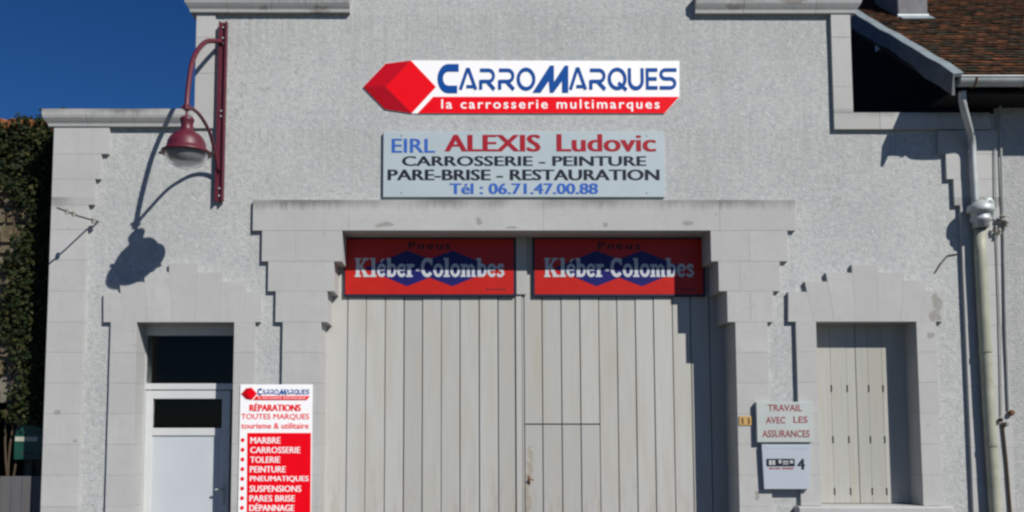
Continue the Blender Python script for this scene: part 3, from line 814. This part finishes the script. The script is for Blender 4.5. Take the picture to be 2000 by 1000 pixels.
# small sign
ts = thing('notice_board', 'small pale sign with red hand lettering, mounted above a white letterbox', 'sign', P(1530, 865, -.07))
bb = BM(); p = P(1479, 864, -.085); q = P(1586, 785, -.085); box(bb, p.x, q.x, -.085, -.04, p.z, q.z, .003); obj('board', bb, M['board2'], ts)
for s, a_, b_, c_, d_ in (('TRAVAIL', 1500, 790, 1566, 803), ('AVEC', 1496, 814, 1534, 827), ('LES', 1550, 813, 1577, 826), ('ASSURANCES', 1489, 840, 1581, 854)):
    bb = BM(); tpx(bb, s, a_, b_, c_, d_, -.0855, .012); obj('lettering', bb, M['txt_faded'], ts)

# letterbox
lb = thing('letterbox', 'white metal letterbox with dark blue sticker below the small red lettered sign', 'letterbox', P(1535, 955, -.08))
bb = BM()
pts = [(P(1488, 867.5, -.08).x, P(1488, 867.5, -.08).z), (P(1584, 867.5, -.08).x, P(1584, 867.5, -.08).z), (P(1581, 955, -.08).x, P(1581, 955, -.08).z), (P(1493, 955, -.08).x, P(1493, 955, -.08).z)]
prism(bb, pts, -.08, -.039); obj('body', bb, M['box_white'], lb)
bb = BM(); px_box(bb, 1497, 1552, 896, 911, -.0812, -.0802, 0); obj('sticker', bb, M['txt_black'], lb)
bb = BM()
for a_, c_, t_, u_ in ((1502, 1507.5, 899, 908), (1509, 1514, 899, 908), (1521, 1526, 898, 905), (1529, 1540, 900, 903), (1529, 1540, 905, 907), (1543, 1549, 899, 905)): bb = BM(); px_box(bb, a_, c_, t_, u_, -.0818, -.0814, 0); obj('sticker_mark', bb, M['board2'], lb)
bb = BM(); tpx(bb, '4', 1557, 896, 1572, 917, -.0802, .06); obj('sticker_number', bb, M['txt_black'], lb)
for a_, c_ in ((1502, 1511), (1513, 1524), (1527, 1550)): bb = BM(); px_box(bb, a_, c_, 913.5, 916.5, -.0808, -.0803, 0); obj('sticker_mark', bb, M['txt_faded'], lb)
bb = BM(); px_box(bb, 1494, 1578, 871, 876, -.0815, -.0802, 0.0004); obj('flap', bb, M['box_white'], lb)

# ================================================================== STREET LAMP
lx = (xx(437, 60, -.05)+xx(422, 370, -.05))/2
lamp = thing('wall_lamp', 'maroon bell shaded street lamp on a curved arm from a tall wall bracket', 'street lamp', (lx, -.03, zz(392, -.05)))
bb = BM()
ta, tb_ = P(434.5, 40, -.075), P(426, 391, -.075)
def slanted(bm_, w0, y0, y1):
    a = [(ta.x-w0/2, ta.z), (ta.x+w0/2, ta.z), (tb_.x+w0/2, tb_.z), (tb_.x-w0/2, tb_.z)]; prism(bm_, a, y0, y1)
slanted(bb, .074, -.034, -.018)
prism(bb, [(ta.x-.035, ta.z), (ta.x-.022, ta.z), (tb_.x-.022, tb_.z), (tb_.x-.035, tb_.z)], -.064, -.0342)
prism(bb, [(ta.x+.022, ta.z), (ta.x+.035, ta.z), (tb_.x+.035, tb_.z), (tb_.x+.022, tb_.z)], -.064, -.0342)
obj('wall_bracket', bb, M['maroon'], lamp)
bb = BM()
for t_ in (.03, .09, .12, .5, .53, .93, .97):
    c = ta.lerp(tb_, t_); c.y = -.034; tube(bb, [c, c-Vector((0, .012, 0))], .009, 6)
obj('bolts', bb, M['zincp'], lamp)
bb = BM()
for py in (48, 380):
    t_ = (py-40)/351; c = ta.lerp(tb_, t_); box(bb, c.x-.03, c.x+.03, -.018, -.001, c.z-.03, c.z+.03)
obj('spacers', bb, M['maroon'], lamp)
def armpt(px, py, X=None): return PX(px, py, lx if X is None else X)
up_pts = [Vector((lx, -.05, P(430, 82, -.05).z))]+[P(a_, b_, -L) for a_, b_, L in ((417, 80, .16), (402, 82, .29), (387, 97, .48), (376, 120, .60), (369.5, 157, .69), (366, 190, .75), (365, 210, .775))]
bb = BM(); tube(bb, smooth_curve(up_pts, 6), .021, 12); obj('upper_arm', bb, M['maroon'], lamp, smooth=True)
low = [up_pts[-1]+Vector((0, 0, 0))]+[P(a_, b_, -L) for a_, b_, L in ((378, 214, .655), (391, 226, .50), (404, 247, .36), (413, 270, .25), (420, 302, .14), (426, 335, .05))]
bb = BM(); tube(bb, smooth_curve(low, 6), .015, 10); obj('lower_brace', bb, M['maroon'], lamp, smooth=True)
J = up_pts[-1]
bb = BM(); tube(bb, [J+Vector((0, 0, .02)), J+Vector((0, 0, -.02))], .03, 12); tube(bb, [J+Vector((-.045, 0, .0)), J+Vector((.03, 0, 0))], .012, 8); obj('joint', bb, M['maroon'], lamp)
def H(py): return P(366, py, J.y).z-J.z
bb = BM(); tube(bb, [J+Vector((0, 0, -.02)), J+Vector((0, 0, H(232)))], .012, 8); obj('stem', bb, M['maroon'], lamp)
prof = [(.012, H(226)), (.026, H(228)), (.050, H(230)), (.058, H(233)), (.056, H(237)), (.048, H(241)), (.050, H(252)), (.060, H(257)), (.10, H(262)), (.130, H(269)), (.150, H(278)), (.157, H(287)), (.162, H(291)),
        (.198, H(297)), (.200, H(301)), (.185, H(301)), (.152, H(295)), (.14, H(284)), (.11, H(270)), (.05, H(262))]
c = (J.x+.005, J.y, J.z)
bb = BM(); lathe(bb, prof, c, 40); obj('lamp_shade', bb, M['maroon'], lamp, smooth=True)
bb = BM(); lathe(bb, [(.04, H(263)), (.10, H(271)), (.135, H(285)), (.148, H(294.5)), (.19, H(300))][::1], c, 40); bmesh.ops.recalc_face_normals(bb, faces=bb.faces); obj('reflector', bb, M['maroon_in'], lamp, smooth=True)
bb = BM()
bp = [(.172, H(298))]+[(.172*math.cos(t), H(299)-(H(299)-H(330))*math.sin(t)) for t in [k*math.pi/2/9 for k in range(1, 10)]]
ip = [(r*.965, z_+.004) for r, z_ in bp][::-1]
lathe(bb, bp+ip, c, 36); bmesh.ops.recalc_face_normals(bb, faces=bb.faces); obj('glass_bowl', bb, M['bowl'], lamp, smooth=True)
bb = BM(); lathe(bb, [(.02, H(275)), (.025, H(290)), (.03, H(298)), (.028, H(304)), (.0, H(309))], c, 16); obj('bulb', bb, M['porcelain'], lamp, smooth=True)
for k in range(2):
    bb = BM(); s = -1 if k else 1; cc = Vector((c[0]+s*.205, c[1], c[2]+H(298)))
    tube(bb, [cc-Vector((s*.01, 0, 0)), cc+Vector((s*.018, 0, 0))], .012, 8); obj('catch', bb, M['iron'], lamp)

# ================================================================== BRACKET, HOOK SHADOW AND CABLES
hk = thing('cable_bracket', 'thin iron cable bracket with porcelain knobs sticking out of the left corner pillar', 'bracket', P(192, 434, 0))
A_ = P(192, 433, 0)
B_ = P(112, 406, -.55)
bb = BM(); tube(bb, [A_, A_.lerp(B_, .5)+Vector((0, 0, -.01)), B_], .0075, 8); obj('rod', bb, M['iron'], hk)
for t_, s in ((.12, .022), (.62, .017), (.78, .017)):
    bb = BM(); c = A_.lerp(B_, t_); tube(bb, [c+Vector((0, 0, .022)), c+Vector((0, 0, .006)), c-Vector((0, 0, .01)), c-Vector((0, 0, .024))], [s*.6, s, s*.8, s], 10); obj('insulator', bb, M['porcelain'], hk)
hk2 = BM(); a = P(1872, 497, -.012); tube(hk2, [P(1870, 496, -.006), P(1851, 499, -.008), P(1838, 514, -.008), P(1826, 533, -.006)], .0062, 7)  # dark rod laid flush on the wall to draw a hook's shadow
tag(obj('iron_hook', hk2, M['iron']), 'thin bent iron hook on the render between window and right pillar', 'hook')

dp = thing('downpipe', 'zinc gutter downpipe joining a cream cast iron pipe down the right pillar', 'downpipe', P(1930, 1150, -.1))
top = P(1879, 178, -.36)
pts = [top, P(1881, 205, -.33), P(1890, 240, -.22), P(1898, 275, -.10), P(1901, 330, -.088), P(1905, 402, -.088)]
bb = BM(); tube(bb, smooth_curve(pts, 6), .031, 14); obj('upper_pipe', bb, M['zincp'], dp, smooth=True)
bb = BM(); a = P(1908, 398, -.12)
lathe(bb, [(.035, .02), (.06, .0), (.105, -.03), (.11, -.07), (.108, -.085), (.08, -.092), (.078, -.13), (.086, -.14), (.086, -.165), (.068, -.175), (.066, -.22), (.05, -.225)], P(1914, 396, -.12), 24)
obj('hopper', bb, M['zincp'], dp, smooth=True)
bb = BM(); c = P(1927, 408, -.11); tube(bb, smooth_curve([c+Vector((-.03, 0, -.03)), c+Vector((-.01, 0, .06)), c+Vector((.03, 0, .07)), c+Vector((.06, .02, -.02)), c+Vector((.062, .03, -.1))], 5), .03, 12)
obj('elbow', bb, M['zincp'], dp, smooth=True)
bb = BM(); pts = [P(1913, 440, -.09), P(1914.5, 500, -.09), P(1922, 640, -.09), P(1931, 800, -.09), P(1944, 1000, -.09), P(1956, 1180, -.09)]
tube(bb, pts, .0485, 16); obj('lower_pipe', bb, M['castpipe'], dp, smooth=True)
for px_, py_ in ((1903+22, 685), (1936, 868), (1948, 1060)):
    c = P(px_, py_, -.09); bb = BM(); tube(bb, [c+Vector((0, 0, .014)), c-Vector((0, 0, .014))], .056, 16)
    box(bb, c.x-.01, c.x+.01, -.06, -.03, c.z-.01, c.z+.01); obj('pipe_clamp', bb, M['castpipe'], dp)

def cable(name, pts, r, m, label):
    bb = BM(); tube(bb, pts, r, 7)
    return tag(obj(name, bb, M[m]), label, 'cable')
cable('cable', [P(1943, 288, -.048), P(1946, 430, -.052), P(1948, 500, -.048), P(1954, 660, -.05), P(1956, 812, -.047)], .0055, 'conduit', 'thin grey cable nearest the downpipe, running down from the eaves shadow')
cable('cable', [P(1953, 200, -.046), P(1955, 300, -.048), P(1960, 450, -.046), P(1964, 640, -.05), P(1970, 800, -.046)], .011, 'conduit', 'grey painted conduit running down the pillar edge beside the thinner cable')
cable('cable', [P(1958, 825, -.05), P(1966, 900, -.05), P(1974, 1000, -.05), P(1984, 1180, -.05)], .010, 'stem', 'thick dark cable below the wall knobs at the lower right')
cf = thing('cable_fixing', 'cluster of pale insulators where cables meet right of the pipe collar', 'cable fixing', P(1960, 445, -.05))
for a_, b_, s in ((1958, 425, .03), (1966, 436, .022), (1952, 452, .018), (1945, 447, .014)):
    bb = BM(); c = P(a_, b_, -.075); tube(bb, [c+Vector((0, 0, .03)), c+Vector((0, 0, .008)), c-Vector((0, 0, .008)), c-Vector((0, 0, .03))], [s*.5, s, s*.7, s*.9], 10); tube(bb, [c, c+Vector((0, .06, 0))], .006, 6)
    obj('insulator', bb, M['porcelain'], cf)
cf2 = thing('cable_fixing', 'rusty knob and pale insulators where the cables join at the lower right', 'cable fixing', P(1965, 830, -.05))
for a_, b_, s, m in ((1976, 806, .028, 'rust'), (1955, 820, .02, 'iron'), (1966, 828, .022, 'porcelain')):
    bb = BM(); c = P(a_, b_, -.06); tube(bb, [c+Vector((0, .05, 0)), c, c-Vector((0, .02, 0))], [s*.5, s, s*.6], 9); obj('insulator', bb, M[m], cf2)

# ================================================================== NEIGHBOUR HOUSE (right)
E0 = P(1860, 158, -.39); XE = E0.x
V1 = PX(1662, 35, XE)
run, rise = V1.y-E0.y, V1.z-E0.z
sl_ = math.atan2(rise, run)
XW = xx(1931, 200)
nb = thing('neighbour_house', 'neighbouring rendered house with brown tiled roof, zinc verge and gutter', 'house', (XW+2.5, 3, 0))
XR = XW+6.5
zs_ = E0.z-.10
b = BM(); box(b, Rx+.002, XR, .0, .45, 0, zs_); box(b, XW+.3+.01, XR, .05, .45, zs_+.0, zs_+.26); obj('front_wall', b, M['render2'], nb)
# side gable wall that faces the garage, above its parapet
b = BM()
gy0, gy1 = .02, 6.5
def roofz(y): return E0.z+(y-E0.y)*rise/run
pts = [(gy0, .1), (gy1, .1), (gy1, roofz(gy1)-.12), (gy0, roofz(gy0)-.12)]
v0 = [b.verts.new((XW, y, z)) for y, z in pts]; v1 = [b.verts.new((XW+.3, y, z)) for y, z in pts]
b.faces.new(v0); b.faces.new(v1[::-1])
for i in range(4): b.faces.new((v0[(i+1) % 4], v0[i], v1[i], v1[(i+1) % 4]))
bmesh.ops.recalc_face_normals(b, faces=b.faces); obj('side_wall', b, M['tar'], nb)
# roof deck
def RP(x, s, h): # point on the roof: s metres up the slope from the eave, h above deck
    return Vector((x, E0.y+s*math.cos(sl_)-h*math.sin(sl_), E0.z+s*math.sin(sl_)+h*math.cos(sl_)))
def rbox(bm_, x0, x1, s0, s1, h0, h1, lift=0):
    vs_ = []
    for x in (x0, x1):
        for s, h in ((s0, h0), (s1, h0), (s1, h1), (s0, h1)):
            vs_.append(bm_.verts.new(RP(x, s, h+(lift if s == s0 else 0))))
    a = vs_
    for q in ((0, 1, 2, 3), (7, 6, 5, 4), (0, 4, 5, 1), (1, 5, 6, 2), (2, 6, 7, 3), (3, 7, 4, 0)): bm_.faces.new([a[i] for i in q])
SLN = 7.0
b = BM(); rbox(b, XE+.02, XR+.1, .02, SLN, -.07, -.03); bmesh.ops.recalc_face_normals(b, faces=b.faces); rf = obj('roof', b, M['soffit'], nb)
tw, ex = .105, .095
near = []; far = BM(); cnt = 0
cols_, rows_ = int((XR-XE)/tw), int(SLN/ex)
for r_ in range(rows_):
    for c_ in range(cols_):
        x0 = XE+.01+c_*tw+(tw/2 if r_ % 2 else 0)+R.uniform(-.004, .004); s0 = r_*ex+R.uniform(-.008, .008)
        w_ = tw-.004-R.uniform(0, .004); li = R.uniform(0, .010)
        inview = (x0 < XE+1.3) and r_ < 24
        if inview and cnt < 300 :
            bb = BM(); rbox(bb, x0, x0+w_, s0, s0+ex*1.9, .0, .014, .016+li); bmesh.ops.recalc_face_normals(bb, faces=bb.faces)
            obj('tile', bb, M['tile'], rf); cnt += 1
        else:
            rbox(far, x0, x0+w_, s0, s0+ex*1.9, .0, .014, .016+li)
bmesh.ops.recalc_face_normals(far, faces=far.faces); obj('tile', far, M['tile'], rf, kind='stuff')
# verge: zinc strip on top, deep bargeboard down the edge, both slightly wavy
N = 26
bb = BM(); prev = None
fb = BM(); prevb = None
for k in range(N+1):
    s = -.05+k*(SLN/N); wv = .003*math.sin(k*1.7)+.004*math.sin(k*.6)+(.007 if k % 2 else 0)
    a = RP(XE-.03, s, .075+wv); c = RP(XE+.05, s, .085+wv); d = RP(XE-.03, s, .045+wv); e_ = RP(XE+.05, s, .05+wv)
    ring = [bb.verts.new(q) for q in (a, c, e_, d)]
    hgt = .155+.008*math.sin(k*.9)+(.03 if k < 3 else 0)
    q = [RP(XE-.036, s, .072+wv), RP(XE-.028, s, .072+wv)]
    rb_ = [fb.verts.new(q[0]), fb.verts.new(q[1]), fb.verts.new(q[1]-Vector((0, 0, hgt))), fb.verts.new(q[0]-Vector((0.02, 0, hgt)))]
    if prev:
        for i in range(4): bb.faces.new((prev[i], prev[(i+1) % 4], ring[(i+1) % 4], ring[i])); fb.faces.new((prevb[i], prevb[(i+1) % 4], rb_[(i+1) % 4], rb_[i]))
    else: bb.faces.new(ring); fb.faces.new(rb_)
    prev, prevb = ring, rb_
bb.faces.new(prev); fb.faces.new(prevb)
bmesh.ops.recalc_face_normals(bb, faces=bb.faces); bmesh.ops.recalc_face_normals(fb, faces=fb.faces)
obj('verge_flashing', bb, M['zinc'], nb); obj('bargeboard', fb, M['zincd'], nb)
# eave soffit closing boards
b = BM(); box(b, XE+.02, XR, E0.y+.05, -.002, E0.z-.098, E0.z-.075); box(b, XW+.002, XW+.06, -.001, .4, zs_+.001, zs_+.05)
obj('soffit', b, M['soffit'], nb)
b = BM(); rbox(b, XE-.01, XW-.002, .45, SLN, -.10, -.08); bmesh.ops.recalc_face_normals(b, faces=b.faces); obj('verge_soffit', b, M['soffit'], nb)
# gutter: half round
bb = BM(); gy, gz_, gr = E0.y-.05, E0.z-.005, .062; seg = 12
x0, x1 = XE+.015, XR+.1
rin, rout = [], []
for x in (x0, x1):
    rout.append([bb.verts.new((x, gy+gr*math.cos(math.pi+math.pi*k/seg), gz_+gr*math.sin(math.pi+math.pi*k/seg))) for k in range(seg+1)])
    rin.append([bb.verts.new((x, gy+(gr-.004)*math.cos(math.pi+math.pi*k/seg), gz_+(gr-.004)*math.sin(math.pi+math.pi*k/seg))) for k in range(seg+1)])
for k in range(seg):
    bb.faces.new((rout[0][k], rout[1][k], rout[1][k+1], rout[0][k+1])); bb.faces.new((rin[0][k+1], rin[1][k+1], rin[1][k], rin[0][k]))
for k in (0, seg): bb.faces.new((rout[0][k], rout[1][k], rin[1][k], rin[0][k]))
for q in (0, 1):
    bb.faces.new(rout[q]); 
tube(bb, [(x0, gy-gr, gz_+.004), (x1, gy-gr, gz_+.004)], .009, 8)
bmesh.ops.recalc_face_normals(bb, faces=bb.faces); gt = obj('gutter', bb, M['zincp'], nb)
for px_ in (1894, 1992, 2090, 2190):
    xg = xx(px_, 160, E0.y); bb = BM(); tube(bb, [(xg, gy+(gr+.006)*math.cos(math.pi+math.pi*k/8), gz_+(gr+.006)*math.sin(math.pi+math.pi*k/8)) for k in range(9)], .006, 6); obj('gutter_bracket', bb, M['rust'], gt)
# chimney
d = ray(1786, 34); n_ = Vector((0, -math.sin(sl_), math.cos(sl_)))
t_ = (RP(0, 0, .03)-CAM).dot(n_)/d.dot(n_); C0 = CAM+d*t_
wch = (xx(1816, 20, C0.y)-xx(1757, 20, C0.y))/2
bb = BM(); box(bb, C0.x-wch, C0.x+wch, C0.y+.03, C0.y+.55, C0.z-.1, C0.z+1.0, .01); ch = obj('chimney', bb, M['cement'], nb)
bb = BM(); box(bb, C0.x-wch-.008, C0.x+wch+.008, C0.y+.018, C0.y+.56, C0.z-.15, C0.z+.05, .004); obj('flashing', bb, M['zincp'], ch)
sC = (C0.y-E0.y)/math.cos(sl_)
bb = BM(); rbox(bb, C0.x-wch-.01, C0.x+wch+.01, sC-.09, sC+.03, .036, .046, 0); bmesh.ops.recalc_face_normals(bb, faces=bb.faces); obj('flashing', bb, M['zinc'], ch)

# ================================================================== LEFT: STONE WALL, IVY, GATE, LETTERBOX
WY = .47
sw = thing('stone_wall', 'old yellowish rubble stone wall at the left edge, topped with orange tiles', 'wall', (Lx-1.2, WY+.3, 0))
xl = Lx-3.2
ztop = zz(256, WY)
rx1, rz1 = xx(46, 850, WY), zz(765, WY)
b = BM(); cells(b, [xl, rx1-.25, rx1-.08, rx1, Lx+.02], [0, rz1-.35, rz1-.1, rz1, ztop],
               lambda x, z: not (x < rx1 and z < rz1-.35 or x < rx1-.08 and z < rz1-.1 or x < rx1-.25 and z < rz1), WY+.03, WY+.5)
obj('core', b, M['mortar'], sw)
z = ztop
stones = []
while z > .2:
    h = R.uniform(.10, .19); x = xx(62, 500, WY)
    while x > xl+1.2:
        wd = R.uniform(.13, .32)
        if not (z-h < rz1+.02 and x-wd < rx1 and (x-wd/2) < rx1-.0) :
            bb = BM(); g = .009
            jit = lambda: R.uniform(-.02, .02)
            q = [(x-wd+g+abs(jit()), z-h+g+abs(jit())), (x-wd/2+jit(), z-h+g+abs(jit())*.4), (x-g-abs(jit()), z-h+g+abs(jit())), (x-g-abs(jit())*.4, z-h/2), (x-g-abs(jit()), z-g-abs(jit())), (x-wd/2+jit(), z-g-abs(jit())*.4), (x-wd+g+abs(jit()), z-g-abs(jit())), (x-wd+g, z-h/2)]
            yf = WY+R.uniform(-.012, .02)
            prism(bb, q, yf, WY+.06)
            top_ = [f for f in bb.faces if len(f.verts) == 8 and f.normal.y < 0 or len(f.verts) == 8 and abs(f.calc_center_median().y-yf) < 1e-4]
            r2 = bmesh.ops.inset_individual(bb, faces=top_, thickness=.014, depth=.0)
            for f in top_:
                for v in f.verts: v.co.y -= .012+R.uniform(0, .01)
            bmesh.ops.recalc_face_normals(bb, faces=bb.faces)
            obj('stone', bb, M['rubble'], sw)
        x -= wd
    z -= h
for k in range(26):
    x = xl+k*.125
    if x > Lx-.05: break
    bb = BM(); tube(bb, [(x, WY-.10, ztop+.03+.0*k), (x, WY+.5, ztop+.16)], [.062, .05], 10); obj('tile', bb, M['tile2'], sw)
b = BM(); box(b, xl, rx1+.2, WY+.5, WY+.53, 0, rz1+.1); obj('recess_door', b, M['blackwood'], sw)

# ivy
iv = thing('ivy', 'dense dark green ivy covering the stone wall beside the white corner pillar', 'ivy', (Lx-.25, WY, 0))
lf = BM()
def leaf(bm_, c, s, nrm, rot):
    n = nrm.normalized(); u = n.cross(Vector((0, 0, 1))); u.normalize(); v = n.cross(u)
    pts = [(0, -.9), (.35, -.35), (.9, -.15), (.5, .25), (.45, .75), (0, .45), (-.45, .75), (-.5, .25), (-.9, -.15), (-.35, -.35)]
    cr, sr = math.cos(rot), math.sin(rot)
    cen = bm_.verts.new(c+n*s*.12)
    vs_ = [bm_.verts.new(c+(u*(x*cr-y*sr)+v*(x*sr+y*cr))*s) for x, y in pts]
    for i in range(10): bm_.faces.new((cen, vs_[i], vs_[(i+1) % 10]))
def edge(z):            # left edge of the ivy as pixels grows and shrinks with height
    t = z*3.1
    return .10*math.sin(t*1.3)+.06*math.sin(t*2.9+1)+.03*math.sin(t*7)
zivt = zz(232, WY)
xe0 = xx(26, 600, WY)
k = 0
while k < 7500:
    z = R.uniform(1.05, zivt+.05); x = R.uniform(xe0-.22, Lx+.03)
    topb = zivt+.05-(Lx-x)*.16+.03*math.sin(x*30)
    if z > topb: continue
    le = xe0+edge(z)-(.0 if z < zivt-.9 else (z-(zivt-.9))*.45)
    if z > zivt-.42: le = xl
    if x < le+R.uniform(-.04, .04): continue
    if z < zz(826, WY) and x < xx(95, 850, WY) : continue
    k += 1
    depth = R.random()**1.5*.16
    c = Vector((x, WY-.02-depth, z))
    leaf(lf, c, R.uniform(.013, .034), Vector((R.gauss(0, .45), -1, R.gauss(.35, .45))), R.uniform(-.7, .7)+math.pi)
for k in range(900):     # ragged top running left over the tiles
    x = R.uniform(xl+1.5, Lx); z = zivt-.0-(Lx-x)*.16+R.uniform(-.28, .03)
    leaf(lf, Vector((x, WY-.05-R.random()*.12, z)), R.uniform(.015, .03), Vector((R.gauss(0, .5), -1, R.gauss(.4, .5))), R.uniform(0, 6))
obj('foliage', lf, M['leaf'], iv, kind='stuff')
sb = BM()
for k in range(9):
    x = xe0+.03+k*.04; pts = []; z = 1.0
    while z < zivt-.2:
        pts.append((x+.05*math.sin(z*3+k), WY-.02, z)); z += .15
    tube(sb, pts, .009, 5)
obj('stems', sb, M['stem'], iv)

gb = thing('green_letterbox', 'dark green letterbox with white name strip at the lower left beside the gate', 'letterbox', P(57, 897, .40))
p = P(27, 897, .40); q = P(84, 838, .40)
bb = BM(); n_ = 8; pr = [(p.x, p.z), (q.x, p.z), (q.x, q.z)]+[(q.x+(p.x-q.x)*k/n_, q.z+.035*math.sin(math.pi*k/n_)) for k in range(1, n_)]+[(p.x, q.z)]
prism(bb, pr, .40, WY+.02); obj('body', bb, M['green'], gb)
bb = BM(); px_box(bb, 29, 73, 853, 862, .396, .3995, .001); obj('name_strip', bb, M['label'], gb)
bb = BM(); px_box(bb, 40, 66, 884, 887, .397, .3998, 0); obj('keyhole_plate', bb, M['iron'], gb)
bb = BM(); px_box(bb, 29, 80, 843, 847, .394, .3998, .001); obj('flap', bb, M['green'], gb)

ga = thing('wooden_gate', 'weathered grey plank gate at the bottom left corner', 'gate', P(-10, 1150, .2))
GY = .2
x = xl+1.3; ztp = zz(930, GY)
while x < Lx-.02:
    wd = .095; x1_ = min(x+wd, Lx-.012)
    if x1_-x > .015:
        bb = BM(); box(bb, x+.002, x1_-.002, GY, GY+.022, .04, ztp+R.uniform(-.004, .006), .002); obj('plank', bb, M['greywood'], ga)
    x += wd
bb = BM()
for z_ in (.2, .7): box(bb, xl+1.3, Lx-.015, GY+.023, GY+.06, z_, z_+.09)
obj('rail', bb, M['greywood'], ga)

# weeds on the left cornice
wd_ = BM(); R2 = random.Random(3)
for k in range(46):
    c = P(118+R2.gauss(0, 9), 219, 0)+Vector((0, R2.uniform(-.03, .06), 0))
    t = c+Vector((R2.uniform(-.03, .03), R2.uniform(-.02, .02), R2.uniform(.01, .035)))
    a = wd_.verts.new(c+Vector((.004, 0, -.004))); b_ = wd_.verts.new(c-Vector((.004, 0, .004))); d_ = wd_.verts.new(t); wd_.faces.new((a, b_, d_))
tag(obj('weed', wd_, M['leaf']), 'small tuft of weed growing on the left end of the low cornice', 'weed')
print('objects', len(bpy.data.objects))
